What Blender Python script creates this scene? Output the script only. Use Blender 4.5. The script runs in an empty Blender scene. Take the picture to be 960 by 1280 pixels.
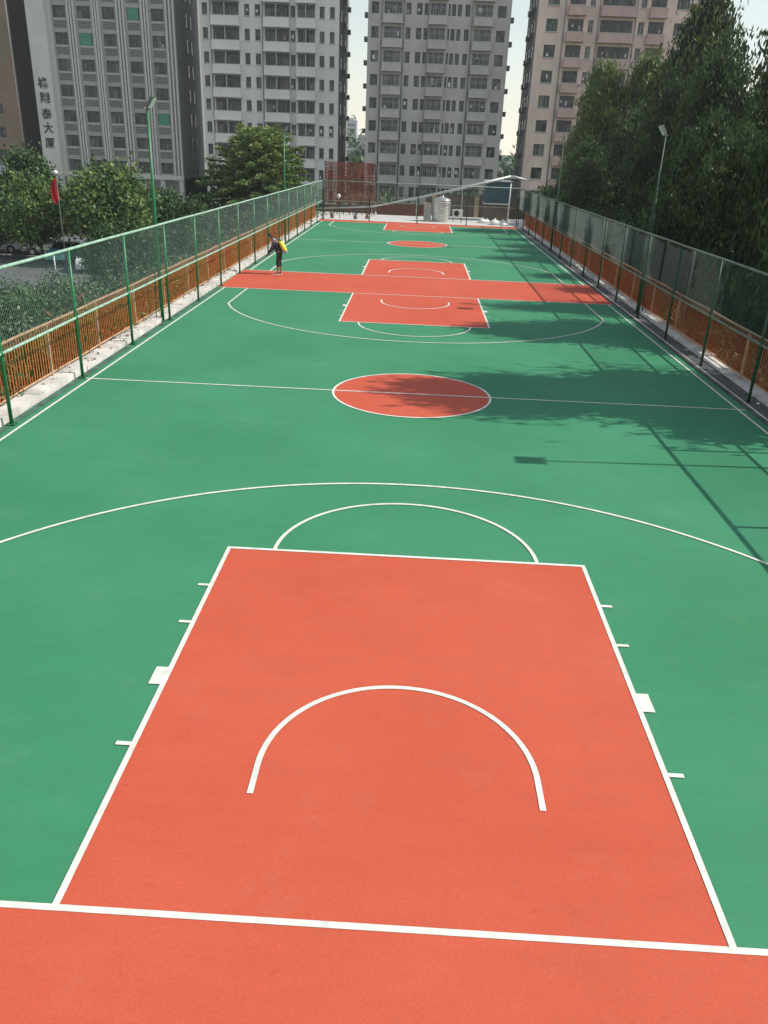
import bpy, math, random
import numpy as np
from mathutils import Vector, Matrix
R = math.radians
rnd = random.Random(7)
C = bpy.context.scene.collection
sc = bpy.context.scene

# ------------------------------------------------------------------ materials
def mat(name, col, rough=0.7, metal=0.0, var=0.0, scale=3.0, col2=None, bump=0.0, bscale=40.0, detail=4.0,
        stain=0.0, stain_scale=0.6, spec=0.5, trans=0.0, stretch=None):
    m = bpy.data.materials.new(name); m.use_nodes = True
    nt = m.node_tree; N = nt.nodes; L = nt.links
    b = N['Principled BSDF']; b.inputs['Roughness'].default_value = rough
    b.inputs['Metallic'].default_value = metal
    b.inputs['Specular IOR Level'].default_value = spec
    b.inputs['Base Color'].default_value = (*col, 1)
    tc = N.new('ShaderNodeTexCoord'); vec = tc.outputs['Object']
    if stretch:
        mp = N.new('ShaderNodeMapping'); mp.inputs['Scale'].default_value = stretch
        L.new(vec, mp.inputs['Vector']); vec = mp.outputs[0]
    out = None
    if var or col2:
        n = N.new('ShaderNodeTexNoise'); n.inputs['Scale'].default_value = scale; n.inputs['Detail'].default_value = detail
        L.new(vec, n.inputs['Vector'])
        rp = N.new('ShaderNodeValToRGB')
        rp.color_ramp.elements[0].position = 0.35; rp.color_ramp.elements[1].position = 0.65
        c2 = col2 if col2 else tuple(min(1, c * (1 + var)) for c in col)
        c1 = col if col2 else tuple(c * (1 - var) for c in col)
        rp.color_ramp.elements[0].color = (*c1, 1); rp.color_ramp.elements[1].color = (*c2, 1)
        L.new(n.outputs['Fac'], rp.inputs['Fac']); out = rp.outputs['Color']
    if stain:
        n2 = N.new('ShaderNodeTexNoise'); n2.inputs['Scale'].default_value = stain_scale; n2.inputs['Detail'].default_value = 8
        n2.inputs['Roughness'].default_value = 0.65
        L.new(vec, n2.inputs['Vector'])
        r2 = N.new('ShaderNodeMapRange'); r2.inputs['From Min'].default_value = 0.4; r2.inputs['From Max'].default_value = 0.7
        r2.inputs['To Min'].default_value = 1.0; r2.inputs['To Max'].default_value = 1.0 - stain
        L.new(n2.outputs['Fac'], r2.inputs['Value'])
        mx = N.new('ShaderNodeVectorMath'); mx.operation = 'SCALE'
        if out is None:
            rgb = N.new('ShaderNodeRGB'); rgb.outputs[0].default_value = (*col, 1); out = rgb.outputs[0]
        L.new(out, mx.inputs[0]); L.new(r2.outputs[0], mx.inputs['Scale']); out = mx.outputs[0]
    if out is not None: L.new(out, b.inputs['Base Color'])
    if bump:
        n3 = N.new('ShaderNodeTexNoise'); n3.inputs['Scale'].default_value = bscale; n3.inputs['Detail'].default_value = 5
        L.new(vec, n3.inputs['Vector'])
        bp = N.new('ShaderNodeBump'); bp.inputs['Strength'].default_value = bump; bp.inputs['Distance'].default_value = 0.02
        L.new(n3.outputs['Fac'], bp.inputs['Height']); L.new(bp.outputs[0], b.inputs['Normal'])
    if trans:
        t = N.new('ShaderNodeBsdfTranslucent'); ms = N.new('ShaderNodeMixShader'); ms.inputs[0].default_value = trans
        if out is not None: L.new(out, t.inputs['Color'])
        else: t.inputs['Color'].default_value = (*col, 1)
        L.new(b.outputs[0], ms.inputs[1]); L.new(t.outputs[0], ms.inputs[2])
        L.new(ms.outputs[0], N['Material Output'].inputs['Surface'])
    return m

def court_mat(name, a, b_, seed):
    """acrylic court paint: broad roller patches, faint dust, fine grit"""
    m = mat(name, a, rough=0.72, spec=0.3)
    nt = m.node_tree; N = nt.nodes; L = nt.links; b = N['Principled BSDF']
    tc = N['Texture Coordinate']
    mp = N.new('ShaderNodeMapping'); mp.inputs['Location'].default_value = (seed, seed * 2, 0); L.new(tc.outputs['Object'], mp.inputs['Vector'])
    n1 = N.new('ShaderNodeTexNoise'); n1.inputs['Scale'].default_value = 0.35; n1.inputs['Detail'].default_value = 5; L.new(mp.outputs[0], n1.inputs['Vector'])
    r1 = N.new('ShaderNodeValToRGB'); r1.color_ramp.elements[0].position = 0.3; r1.color_ramp.elements[1].position = 0.7
    r1.color_ramp.elements[0].color = (*a, 1); r1.color_ramp.elements[1].color = (*b_, 1); L.new(n1.outputs['Fac'], r1.inputs['Fac'])
    n2 = N.new('ShaderNodeTexNoise'); n2.inputs['Scale'].default_value = 2.2; n2.inputs['Detail'].default_value = 9; n2.inputs['Roughness'].default_value = 0.7
    mp2 = N.new('ShaderNodeMapping'); mp2.inputs['Scale'].default_value = (0.5, 1.6, 1); L.new(mp.outputs[0], mp2.inputs['Vector']); L.new(mp2.outputs[0], n2.inputs['Vector'])
    r2 = N.new('ShaderNodeMapRange'); r2.inputs['From Min'].default_value = 0.3; r2.inputs['From Max'].default_value = 0.7
    r2.inputs['To Min'].default_value = 0.94; r2.inputs['To Max'].default_value = 1.05; L.new(n2.outputs['Fac'], r2.inputs['Value'])
    # scattered scuffs
    n4 = N.new('ShaderNodeTexNoise'); n4.inputs['Scale'].default_value = 7.0; n4.inputs['Detail'].default_value = 6; L.new(mp.outputs[0], n4.inputs['Vector'])
    r4 = N.new('ShaderNodeMapRange'); r4.inputs['From Min'].default_value = 0.66; r4.inputs['From Max'].default_value = 0.78
    r4.inputs['To Min'].default_value = 1.0; r4.inputs['To Max'].default_value = 0.86; L.new(n4.outputs['Fac'], r4.inputs['Value'])
    mu = N.new('ShaderNodeMath'); mu.operation = 'MULTIPLY'; L.new(r2.outputs[0], mu.inputs[0]); L.new(r4.outputs[0], mu.inputs[1])
    vm = N.new('ShaderNodeVectorMath'); vm.operation = 'SCALE'; L.new(r1.outputs[0], vm.inputs[0]); L.new(mu.outputs[0], vm.inputs['Scale'])
    L.new(vm.outputs[0], b.inputs['Base Color'])
    n5 = N.new('ShaderNodeTexNoise'); n5.inputs['Scale'].default_value = 45; n5.inputs['Detail'].default_value = 3; L.new(tc.outputs['Object'], n5.inputs['Vector'])
    r5 = N.new('ShaderNodeMapRange'); r5.inputs['From Min'].default_value = .3; r5.inputs['From Max'].default_value = .7; r5.inputs['To Min'].default_value = .93; r5.inputs['To Max'].default_value = 1.07
    L.new(n5.outputs['Fac'], r5.inputs['Value']); v5 = N.new('ShaderNodeVectorMath'); v5.operation = 'SCALE'; L.new(vm.outputs[0], v5.inputs[0]); L.new(r5.outputs[0], v5.inputs['Scale'])
    # pale dust lying in drifts
    n6 = N.new('ShaderNodeTexNoise'); n6.inputs['Scale'].default_value = 0.9; n6.inputs['Detail'].default_value = 10; n6.inputs['Roughness'].default_value = .75; L.new(mp.outputs[0], n6.inputs['Vector'])
    r6 = N.new('ShaderNodeMapRange'); r6.inputs['From Min'].default_value = .55; r6.inputs['From Max'].default_value = .8; r6.inputs['To Min'].default_value = 0; r6.inputs['To Max'].default_value = .08; L.new(n6.outputs['Fac'], r6.inputs['Value'])
    m6 = N.new('ShaderNodeMix'); m6.data_type = 'RGBA'; m6.inputs[7].default_value = (.5, .47, .4, 1); L.new(r6.outputs[0], m6.inputs[0]); L.new(v5.outputs[0], m6.inputs[6]); L.new(m6.outputs[2], b.inputs['Base Color'])
    n3 = N.new('ShaderNodeTexNoise'); n3.inputs['Scale'].default_value = 160; L.new(tc.outputs['Object'], n3.inputs['Vector'])
    bp = N.new('ShaderNodeBump'); bp.inputs['Strength'].default_value = 0.25; bp.inputs['Distance'].default_value = 0.004
    L.new(n3.outputs['Fac'], bp.inputs['Height']); L.new(bp.outputs[0], b.inputs['Normal'])
    return m

M = dict(
    green=court_mat('court_green', (0.037, 0.212, 0.094), (0.052, 0.250, 0.128), 3),
    red=court_mat('court_red', (0.515, 0.083, 0.039), (0.56, 0.103, 0.053), 9),
    line=mat('line_white', (0.76, 0.76, 0.67), 0.65, var=0.07, scale=9, stain=0.22, stain_scale=5),
    concrete=mat('pale_concrete', (0.66, 0.63, 0.57), 0.9, var=0.15, scale=2, stain=0.35, stain_scale=1.5, bump=0.4, bscale=20),
    dconcrete=mat('dark_concrete', (0.10, 0.105, 0.10), 0.9, var=0.2, scale=2, stain=0.4, stain_scale=1.5, bump=0.4, bscale=20),  # plain dark grey for podium, kerb edge, gutter and copings
    asphalt=mat('asphalt', (0.13, 0.13, 0.13), 0.9, var=0.15, scale=0.4, stain=0.25, stain_scale=0.3),
    soil=mat('soil', (0.06, 0.055, 0.03), 0.95, col2=(0.035, 0.06, 0.02), scale=0.7, bump=0.5, bscale=6),
    gpaint=mat('green_paint', (0.012, 0.17, 0.055), 0.4, var=0.15, scale=6, stain=0.25, stain_scale=4),
    gwire=mat('green_wire', (0.05, 0.12, 0.098), 0.5),
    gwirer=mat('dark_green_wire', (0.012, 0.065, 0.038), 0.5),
    palerail=mat('pale_green_rail', (0.35, 0.52, 0.40), 0.45, var=0.2, scale=5, stain=0.2, stain_scale=6),
    orange_r=mat('red_orange_paint', (0.62, 0.10, 0.028), 0.5, col2=(0.50, 0.15, 0.035), scale=0.5, stain=0.3, stain_scale=5),
    orange=mat('orange_paint', (0.68, 0.15, 0.03), 0.5, col2=(0.76, 0.36, 0.10), scale=0.25, stain=0.3, stain_scale=5),
    orangerail=mat('faded_orange_rail', (0.55, 0.33, 0.19), 0.5, var=0.15, scale=4, stain=0.25, stain_scale=5),
    rust=mat('rust', (0.15, 0.04, 0.022), 0.85, col2=(0.36, 0.12, 0.07), scale=1.6, stain=0.3, stain_scale=4),
    steel=mat('brushed_steel', (0.62, 0.63, 0.58), 0.35, metal=0.85, var=0.1, scale=3),
    galv=mat('galvanised', (0.50, 0.54, 0.50), 0.5, metal=0.3, var=0.12, scale=1.5, stain=0.2),
    beige=mat('beige', (0.48, 0.38, 0.25), 0.8, var=0.1, stain=0.25),
    teal=mat('teal_sheet', (0.05, 0.12, 0.14), 0.5, var=0.15, scale=1.0, stain=0.25),
    brick=mat('red_brown_wall', (0.22, 0.12, 0.09), 0.9, var=0.2, scale=3, stain=0.4, stain_scale=1.2),
    brownwall=mat('brown_wall', (0.17, 0.13, 0.10), 0.9, var=0.2, scale=2, stain=0.4, stain_scale=1.0),
    greysheet=mat('grey_sheet', (0.115, 0.14, 0.125), 0.7, var=0.15, scale=0.8, stain=0.3, stretch=(1, 1, 0.3)),
    white=mat('white_plastic', (0.75, 0.75, 0.72), 0.4, var=0.05),
    black=mat('black_plastic', (0.02, 0.022, 0.022), 0.5),
    dark=mat('dark_void', (0.025, 0.028, 0.03), 0.9),
    lampg=mat('lamp_glass', (0.62, 0.65, 0.66), 0.12, metal=0.2),
    redcloth=mat('red_cloth', (0.55, 0.02, 0.025), 0.8, var=0.15, scale=8),
    pole=mat('silver_pole', (0.5, 0.5, 0.5), 0.35, metal=0.7),
    bark=mat('bark', (0.11, 0.085, 0.06), 0.9, var=0.35, scale=4, bump=0.6, bscale=14, stretch=(1, 1, 0.25)),
    palebark=mat('pale_bark', (0.30, 0.29, 0.25), 0.85, var=0.3, scale=3, bump=0.5, bscale=14, stretch=(1, 1, 0.25)),
    skin=mat('skin', (0.26, 0.135, 0.08), 0.55),
    hair=mat('hair', (0.012, 0.01, 0.01), 0.6),
    shirt=mat('shirt', (0.035, 0.05, 0.055), 0.85, var=0.2, scale=12),
    collar=mat('collar', (0.5, 0.52, 0.55), 0.85),
    trousers=mat('trousers', (0.02, 0.035, 0.03), 0.85, var=0.2, scale=10),
    yellow=mat('yellow_plastic', (0.75, 0.68, 0.05), 0.4),
    blue=mat('blue_plastic', (0.25, 0.30, 0.55), 0.5),
    tyre=mat('tyre', (0.02, 0.02, 0.02), 0.85), rim=mat('rim', (0.45, 0.45, 0.45), 0.35, metal=0.8),
    carglass=mat('car_glass', (0.03, 0.04, 0.045), 0.08), headlamp=mat('headlamp', (0.7, 0.7, 0.68), 0.15),
    taillamp=mat('taillamp', (0.45, 0.02, 0.02), 0.25),
    car_white=mat('car_white', (0.75, 0.75, 0.74), 0.25), car_silver=mat('car_silver', (0.42, 0.43, 0.44), 0.3, metal=0.4),
    car_dark=mat('car_dark', (0.04, 0.045, 0.05), 0.2), car_teal=mat('car_teal', (0.12, 0.38, 0.36), 0.3),
    # buildings
    b_white=mat('wall_whitish', (0.78, 0.76, 0.70), 0.85, var=0.06, scale=0.25, stain=0.14, stain_scale=0.5, stretch=(1, 1, 0.35)),
    b_grey=mat('wall_warm_grey', (0.57, 0.53, 0.495), 0.85, var=0.08, scale=0.25, stain=0.22, stain_scale=0.5, stretch=(1, 1, 0.3)),
    b_pink=mat('wall_pink', (0.78, 0.61, 0.52), 0.85, var=0.07, scale=0.3, stain=0.16, stain_scale=0.5, stretch=(1, 1, 0.35)),
    b_pinkband=mat('wall_deep_pink', (0.60, 0.42, 0.375), 0.85, var=0.06, scale=0.4, stain=0.15),
    b_dark=mat('wall_olive_grey', (0.45, 0.435, 0.38), 0.8, var=0.08, scale=0.3, stain=0.15, stretch=(1, 1, 0.3)),
    b_darkline=mat('fin_grey', (0.62, 0.60, 0.54), 0.7, var=0.05),
    b_pillar=mat('pillar_stone', (0.68, 0.66, 0.60), 0.7, var=0.05, scale=0.5, stain=0.1),
    b_orange=mat('wall_ochre', (0.37, 0.235, 0.17), 0.85, col2=(0.27, 0.22, 0.145), scale=0.12, stain=0.2),
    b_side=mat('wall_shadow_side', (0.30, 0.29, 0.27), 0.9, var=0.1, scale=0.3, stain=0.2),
    b_sideb=mat('wall_brown_side_shaded', (0.085, 0.075, 0.07), 0.9, var=0.15, scale=0.3, stain=0.2),  # side of the ochre tower, its neighbour's shade put into the colour
    trim=mat('pale_trim', (0.50, 0.52, 0.49), 0.7), lettering=mat('sign_lettering', (0.035, 0.04, 0.035), 0.6),
    g0=mat('glass_dark', (0.028, 0.031, 0.030), 0.25, var=0.4, scale=0.8), g1=mat('glass_grey', (0.07, 0.072, 0.068), 0.3, var=0.3, scale=0.8),
    g2=mat('curtain', (0.20, 0.19, 0.175), 0.8, var=0.2, scale=1.5, stretch=(6, 1, 0.5)),
    frame=mat('window_frame', (0.15, 0.155, 0.15), 0.5), framel=mat('window_frame_pale', (0.45, 0.46, 0.44), 0.5),
    frameg=mat('window_frame_green', (0.03, 0.20, 0.09), 0.5), green_pane=mat('green_pane', (0.06, 0.27, 0.18), 0.4),
    hillm=mat('hill_green', (0.055, 0.075, 0.05), 0.95, var=0.3, scale=0.03),
    far_tower=mat('far_tower', (0.5, 0.5, 0.5), 0.9),
)
def leafmat(name, a, b_, scale=0.9, tr=0.25):
    return mat(name, a, 0.5, col2=b_, scale=scale, detail=3, trans=tr, spec=0.25)
M['pole_shaded'] = mat('shaded_green_pole', (0.008, 0.055, 0.022), .45, var=.15, scale=5)  # right-hand poles: the green paint darkened so they look shaded
M['lamp_grey'] = mat('lamp_grey', (0.12, 0.125, 0.12), .45, metal=.3)
M['leaf_dark'] = leafmat('leaf_dark', (0.042, 0.082, 0.028), (0.078, 0.132, 0.038))
M['leaf_mid'] = leafmat('leaf_mid', (0.070, 0.145, 0.050), (0.120, 0.205, 0.075))
M['leaf_yel'] = leafmat('leaf_yel', (0.15, 0.22, 0.05), (0.24, 0.30, 0.09))
M['leaf_deep'] = leafmat('leaf_deep', (0.018, 0.038, 0.017), (0.034, 0.062, 0.025))
M['leaf_euc'] = leafmat('leaf_euc', (0.055, 0.098, 0.032), (0.115, 0.17, 0.05), 0.5)
M['leaf_euc2'] = leafmat('leaf_euc2', (0.09, 0.125, 0.028), (0.17, 0.19, 0.045), 0.5)
M['leaf_far'] = leafmat('leaf_far', (0.05, 0.075, 0.045), (0.07, 0.095, 0.055), 0.1)

# ------------------------------------------------------------------ mesh collector
class MB:
    def __init__(s): s.v = []; s.f = []; s.m = []; s.sm = []
    def face(s, pts, m=0, sm=False):
        n = len(s.v); s.v += [tuple(p) for p in pts]; s.f.append(tuple(range(n, n + len(pts)))); s.m.append(m); s.sm.append(sm)
    def box(s, x0, x1, y0, y1, z0, z1, m=0):
        n = len(s.v)
        s.v += [(x0, y0, z0), (x1, y0, z0), (x1, y1, z0), (x0, y1, z0), (x0, y0, z1), (x1, y0, z1), (x1, y1, z1), (x0, y1, z1)]
        for q in ((0, 3, 2, 1), (4, 5, 6, 7), (0, 1, 5, 4), (1, 2, 6, 5), (2, 3, 7, 6), (3, 0, 4, 7)):
            s.f.append(tuple(n + k for k in q)); s.m.append(m); s.sm.append(False)
        return s
    def hexa(s, pts, m=0):     # 8 points in box order
        n = len(s.v); s.v += [tuple(p) for p in pts]
        for q in ((0, 3, 2, 1), (4, 5, 6, 7), (0, 1, 5, 4), (1, 2, 6, 5), (2, 3, 7, 6), (3, 0, 4, 7)):
            s.f.append(tuple(n + k for k in q)); s.m.append(m); s.sm.append(False)
        return s
    def tube(s, p, q, r, r2=None, n=8, m=0, cap=True):
        return s.path([p, q], [r, r if r2 is None else r2], n, m, cap)
    def path(s, pts, rs, n=8, m=0, cap=True):
        base = len(s.v); P = [Vector(p) for p in pts]
        for i, p in enumerate(P):
            d = (P[min(i + 1, len(P) - 1)] - P[max(i - 1, 0)]).normalized()
            a = d.cross(Vector((0, 0, 1)))
            if a.length < 1e-3: a = Vector((1, 0, 0))
            a.normalize(); b = d.cross(a)
            for k in range(n):
                t = 2 * math.pi * k / n
                s.v.append(tuple(p + (a * math.cos(t) + b * math.sin(t)) * rs[i]))
        for i in range(len(P) - 1):
            for k in range(n):
                a0 = base + i * n + k; a1 = base + i * n + (k + 1) % n
                s.f.append((a0, a1, a1 + n, a0 + n)); s.m.append(m); s.sm.append(n > 4)
        if cap:
            s.f.append(tuple(base + k for k in range(n))[::-1]); s.m.append(m); s.sm.append(False)
            s.f.append(tuple(base + (len(P) - 1) * n + k for k in range(n))); s.m.append(m); s.sm.append(False)
        return s
    def lathe(s, prof, cx=0, cy=0, n=24, m=0):
        base = len(s.v)
        for r, z in prof:
            for k in range(n):
                t = 2 * math.pi * k / n; s.v.append((cx + r * math.cos(t), cy + r * math.sin(t), z))
        for i in range(len(prof) - 1):
            for k in range(n):
                a0 = base + i * n + k; a1 = base + i * n + (k + 1) % n
                s.f.append((a0, a1, a1 + n, a0 + n)); s.m.append(m); s.sm.append(True)
        return s
    def build(s, name, mats, parent=None, loc=(0, 0, 0), world=False):
        me = bpy.data.meshes.new(name)
        v = s.v
        if world and parent is not None:
            o = worldloc(parent); v = [(a - o[0], b - o[1], c - o[2]) for a, b, c in v]
        me.from_pydata(v, [], s.f)
        ms = mats if isinstance(mats, (list, tuple)) else [mats]
        for k in ms: me.materials.append(k)
        me.polygons.foreach_set('material_index', s.m); me.polygons.foreach_set('use_smooth', s.sm)
        me.update()
        return place(name, me, parent, loc)
def worldloc(o):
    v = Vector((0, 0, 0))
    while o: v += o.location; o = o.parent
    return v
def place(name, me, parent=None, loc=(0, 0, 0), rz=0.0):
    o = bpy.data.objects.new(name, me); C.objects.link(o); o.parent = parent; o.location = loc; o.rotation_euler = (0, 0, rz)
    return o
def tag(o, label=None, cat=None, group=None, kind=None):
    if label: o['label'] = label
    if cat: o['category'] = cat
    if group: o['group'] = group
    if kind: o['kind'] = kind
    return o
def thing(name, loc, label, cat, group=None, rz=0.0):
    o = bpy.data.objects.new(name, None); C.objects.link(o); o.location = loc; o.rotation_euler = (0, 0, rz)
    o.empty_display_size = 0.3
    return tag(o, label, cat, group)
def children(o): return list(o.children)
def copy_tree(o, parent=None):
    kids = children(o)
    c = o.copy(); C.objects.link(c); c.parent = parent
    for ch in kids: copy_tree(ch, c)
    return c

# ------------------------------------------------------------------ camera (solved from the court markings)
f_, yaw, pit, rol = 1002.25, -0.0249110, 0.4215910, 0.0415330
CAM = Vector((-0.0736, -4.0014, 5.0469))
Fw = Vector((math.sin(yaw) * math.cos(pit), math.cos(yaw) * math.cos(pit), -math.sin(pit)))
Rt = Vector((math.cos(yaw), -math.sin(yaw), 0)); Up = Rt.cross(Fw)
R2 = Rt * math.cos(rol) + Up * math.sin(rol); U2 = -Rt * math.sin(rol) + Up * math.cos(rol)
cam = bpy.data.cameras.new('camera'); co = bpy.data.objects.new('camera', cam); C.objects.link(co)
mw = Matrix((R2, U2, -Fw)).transposed().to_4x4(); mw.translation = CAM; co.matrix_world = mw
cam.sensor_width = 36; cam.sensor_fit = 'AUTO'; cam.lens = f_ / 1280 * 36; cam.clip_end = 6000; cam.clip_start = 0.1
sc.camera = co

# ------------------------------------------------------------------ light
sund = Vector((1.0, 0.053, 0.99)).normalized()
sl = bpy.data.lights.new('sun', 'SUN'); sl.energy = 4.3; sl.angle = R(0.5); sl.color = (1, 0.96, 0.885)
so = bpy.data.objects.new('sun', sl); C.objects.link(so); so.rotation_euler = (-sund).to_track_quat('-Z', 'Y').to_euler()
so.location = (60, 5, 60)
w = bpy.data.worlds.new('World'); sc.world = w; w.use_nodes = True
wn = w.node_tree.nodes; wl = w.node_tree.links
sky = wn.new('ShaderNodeTexSky'); sky.sky_type = 'NISHITA'; sky.sun_disc = False
sky.sun_elevation = math.asin(sund.z); sky.sun_rotation = math.atan2(sund.x, sund.y)
sky.air_density = 1.5; sky.dust_density = 0.0; sky.ozone_density = 1.6; sky.altitude = 50
bg = wn['Background']; bg.inputs['Strength'].default_value = 0.135
hs = wn.new('ShaderNodeHueSaturation'); hs.inputs['Saturation'].default_value = 0.52
wl.new(sky.outputs[0], hs.inputs['Color']); wl.new(hs.outputs[0], bg.inputs['Color'])
sc.view_settings.view_transform = 'Standard'; sc.view_settings.look = 'None'; sc.view_settings.exposure = 0.14; sc.view_settings.gamma = 1.0
sc.view_settings.use_curve_mapping = False
sc.cycles.use_denoising = True
sc.cycles.max_bounces = 6; sc.cycles.diffuse_bounces = 3; sc.cycles.glossy_bounces = 2; sc.cycles.transmission_bounces = 3
sc.cycles.transparent_max_bounces = 4; sc.cycles.sample_clamp_indirect = 6

# ------------------------------------------------------------------ ground, podium, court
GZ = -4.0
L1, G1, L2 = 27.87, 5.10, 28.79
Y2 = L1 + G1; YE = Y2 + L2          # second court start, end
HW = 7.44
def struct(name, mb, m, label=None):
    o = mb.build(name, m); o['kind'] = 'structure'; 
    if label: o['label'] = label
    return o
g = MB(); g.face([(-2500, -600, GZ), (2500, -600, GZ), (2500, 4000, GZ), (-2500, 4000, GZ)])
struct('ground', g, M['soil'])
g = MB(); g.face([(-75, 34, GZ + .01), (-12.5, 34, GZ + .01), (-12.5, 112, GZ + .01), (-75, 112, GZ + .01)])
struct('car_park', g, M['asphalt'])
g = MB()
for k in range(12):
    y = 44 + k * 2.6; g.face([(-21, y, GZ + .014), (-16.5, y, GZ + .014), (-16.5, y + .1, GZ + .014), (-21, y + .1, GZ + .014)])
    y = 44 + k * 2.6; g.face([(-36, y, GZ + .014), (-31.5, y, GZ + .014), (-31.5, y + .1, GZ + .014), (-36, y + .1, GZ + .014)])
g.face([(-30, 47.5, GZ + .014), (-22, 47.5, GZ + .014), (-22, 47.75, GZ + .014), (-30, 47.75, GZ + .014)])
struct('parking_lines', g, M['line'])
g = MB(); g.box(9.3, 60, -12, 90, GZ, -0.35); struct('earth_bank', g, M['soil'])
g = MB(); g.box(-7.78, 7.66, -9, 63.75, GZ + .01, -0.001); struct('court_podium', g, M['dconcrete'])
g = MB(); g.face([(-7.78, -9, 0), (7.66, -9, 0), (7.66, 63.7, 0), (-7.78, 63.7, 0)]); struct('court_surface', g, M['green'])
# red painted areas
def disc(mb, cx, cy, r, z, n=72):
    mb.face([(cx + r * math.cos(2 * math.pi * k / n), cy + r * math.sin(2 * math.pi * k / n), z) for k in range(n)])
g = MB(); z = 0.004
def rect(mb, x0, x1, y0, y1, z): mb.face([(x0, y0, z), (x1, y0, z), (x1, y1, z), (x0, y1, z)])
rect(g, -7.78, 7.66, -9, 0, z); rect(g, -7.72, 7.64, L1, Y2, z); rect(g, -7.7, 7.64, YE, 63.68, z)
for s, l in ((0, L1), (Y2, L2)):
    ft = 5.775
    rect(g, -2.425, 2.425, s, s + ft, z); rect(g, -2.425, 2.425, s + l - ft, s + l, z); disc(g, 0, s + l / 2, 1.775, z)
struct('red_court_areas', g, M['red'])
g = MB(); z = 0.008; hw = 0.027
def line(x0, y0, x1, y1, w=None):
    w = w or hw
    d = Vector((x1 - x0, y1 - y0)).normalized(); n = Vector((-d.y, d.x)) * w
    g.face([(x0 + n.x, y0 + n.y, z), (x0 - n.x, y0 - n.y, z), (x1 - n.x, y1 - n.y, z), (x1 + n.x, y1 + n.y, z)])
def arc(cx, cy, r, a0, a1, n=64):
    for k in range(n):
        t0 = a0 + (a1 - a0) * k / n; t1 = a0 + (a1 - a0) * (k + 1) / n
        g.face([(cx + (r - hw) * math.cos(t0), cy + (r - hw) * math.sin(t0), z), (cx + (r + hw) * math.cos(t0), cy + (r + hw) * math.sin(t0), z),
                (cx + (r + hw) * math.cos(t1), cy + (r + hw) * math.sin(t1), z), (cx + (r - hw) * math.cos(t1), cy + (r - hw) * math.sin(t1), z)])
for s, l in ((0, L1), (Y2, L2)):
    hw = 0.027 if s == 0 else 0.035
    line(-7.6, s, 7.6, s); line(-7.6, s + l, 7.6, s + l)
    z = 0.0085
    line(-HW, s, -HW, s + l); line(HW, s, HW, s + l); z = 0.009
    line(-HW - .17, s + l / 2, HW + .17, s + l / 2); z = 0.0095
    arc(0, s + l / 2, 1.8, 0, 2 * math.pi, 96)
    for sg, b0 in ((1, s), (-1, s + l)):
        Yf = lambda y: b0 + sg * y
        z = 0.0095
        line(-2.425, Yf(0.0), -2.425, Yf(5.8)); line(2.425, Yf(0.0), 2.425, Yf(5.8)); z = 0.010
        line(-2.45, Yf(5.775), 2.45, Yf(5.775)); z = 0.0105
        arc(0, Yf(5.775), 1.8, 0 if sg > 0 else math.pi, math.pi if sg > 0 else 2 * math.pi, 48)
        a = 0 if sg > 0 else math.pi
        arc(0, Yf(1.575), 1.25, a, a + math.pi, 48); line(-1.25, Yf(1.22), -1.25, Yf(1.575)); line(1.25, Yf(1.22), 1.25, Yf(1.575))
        r3, x3 = 6.81, 6.55
        t = math.acos(x3 / r3)
        if sg > 0: arc(0, Yf(1.575), r3, t, math.pi - t, 110)
        else: arc(0, Yf(1.575), r3, math.pi + t, 2 * math.pi - t, 110)
        yb = 1.575 + r3 * math.sin(t)
        line(-x3, Yf(0), -x3, Yf(yb)); line(x3, Yf(0), x3, Yf(yb))
        z = 0.011
        for sx in (-1, 1):
            for y in (1.75, 3.85, 4.72): line(sx * 2.45, Yf(y), sx * 2.59, Yf(y), 0.025)
            line(sx * 2.45, Yf(2.8), sx * 2.575, Yf(2.8), 0.15)
struct('court_lines', g, M['line'])

# kerbs
g = MB(); g.face([(-7.775, -9, .0035), (-7.60, -9, .0035), (-7.58, 27.8, .0035), (-7.775, 27.8, .0035)]); g.face([(-7.775, 33.1, .0035), (-7.58, 33.1, .0035), (-7.60, 61.7, .0035), (-7.775, 61.7, .0035)])
struct('worn_edge_strip', g, mat('worn_green', (0.06, 0.15, 0.105), 0.9, var=.3, scale=2.5, stain=.4, stain_scale=2))
g = MB(); yy = -9.0
while yy < 63.7:
    y2 = min(63.74, yy + 1.9 + rnd.random() * 1.2); x0 = -7.80 - rnd.random() * .03; h = 0.07 + rnd.random() * .05
    g.hexa([(-8.32, yy, -1), (x0, yy, -1), (x0 + rnd.uniform(-.01, .01), y2 - .012, -1), (-8.32, y2 - .012, -1),
            (-8.32, yy, h), (x0 - .02, yy, h), (x0 - .02, y2 - .012, h - rnd.random() * .015), (-8.32, y2 - .012, h)]); yy = y2
struct('left_kerb', g, M['concrete'])
g = MB(); g.box(-8.31, -7.785, -9, 63.7, GZ + .01, -0.95); struct('left_podium_edge', g, M['dconcrete'])
g = MB(); g.box(7.665, 7.735, -9, 63.7, -1, 0.045); struct('right_kerb_edge', g, M['dconcrete'])
g = MB(); g.box(7.738, 7.768, -9, 63.7, -1, 0.06); struct('right_gutter_lip', g, M['concrete'])
g = MB(); g.box(7.771, 8.20, -9, 63.7, -1, 0.03); struct('right_gutter', g, M['dconcrete'])
g = MB(); yy = -9.0
while yy < 63.7:
    y2 = min(63.74, yy + 1.5 + rnd.random() * 1.4)
    g.box(8.205, 8.55 + rnd.random() * .06, yy, y2 - .015, -1, 0.09 + rnd.random() * .06); yy = y2
struct('right_kerb', g, M['concrete'])
g = MB(); g.box(8.70, 9.29, -9, 63.7, -1.2, -0.30); struct('flower_bed_soil', g, M['soil'])
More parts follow.
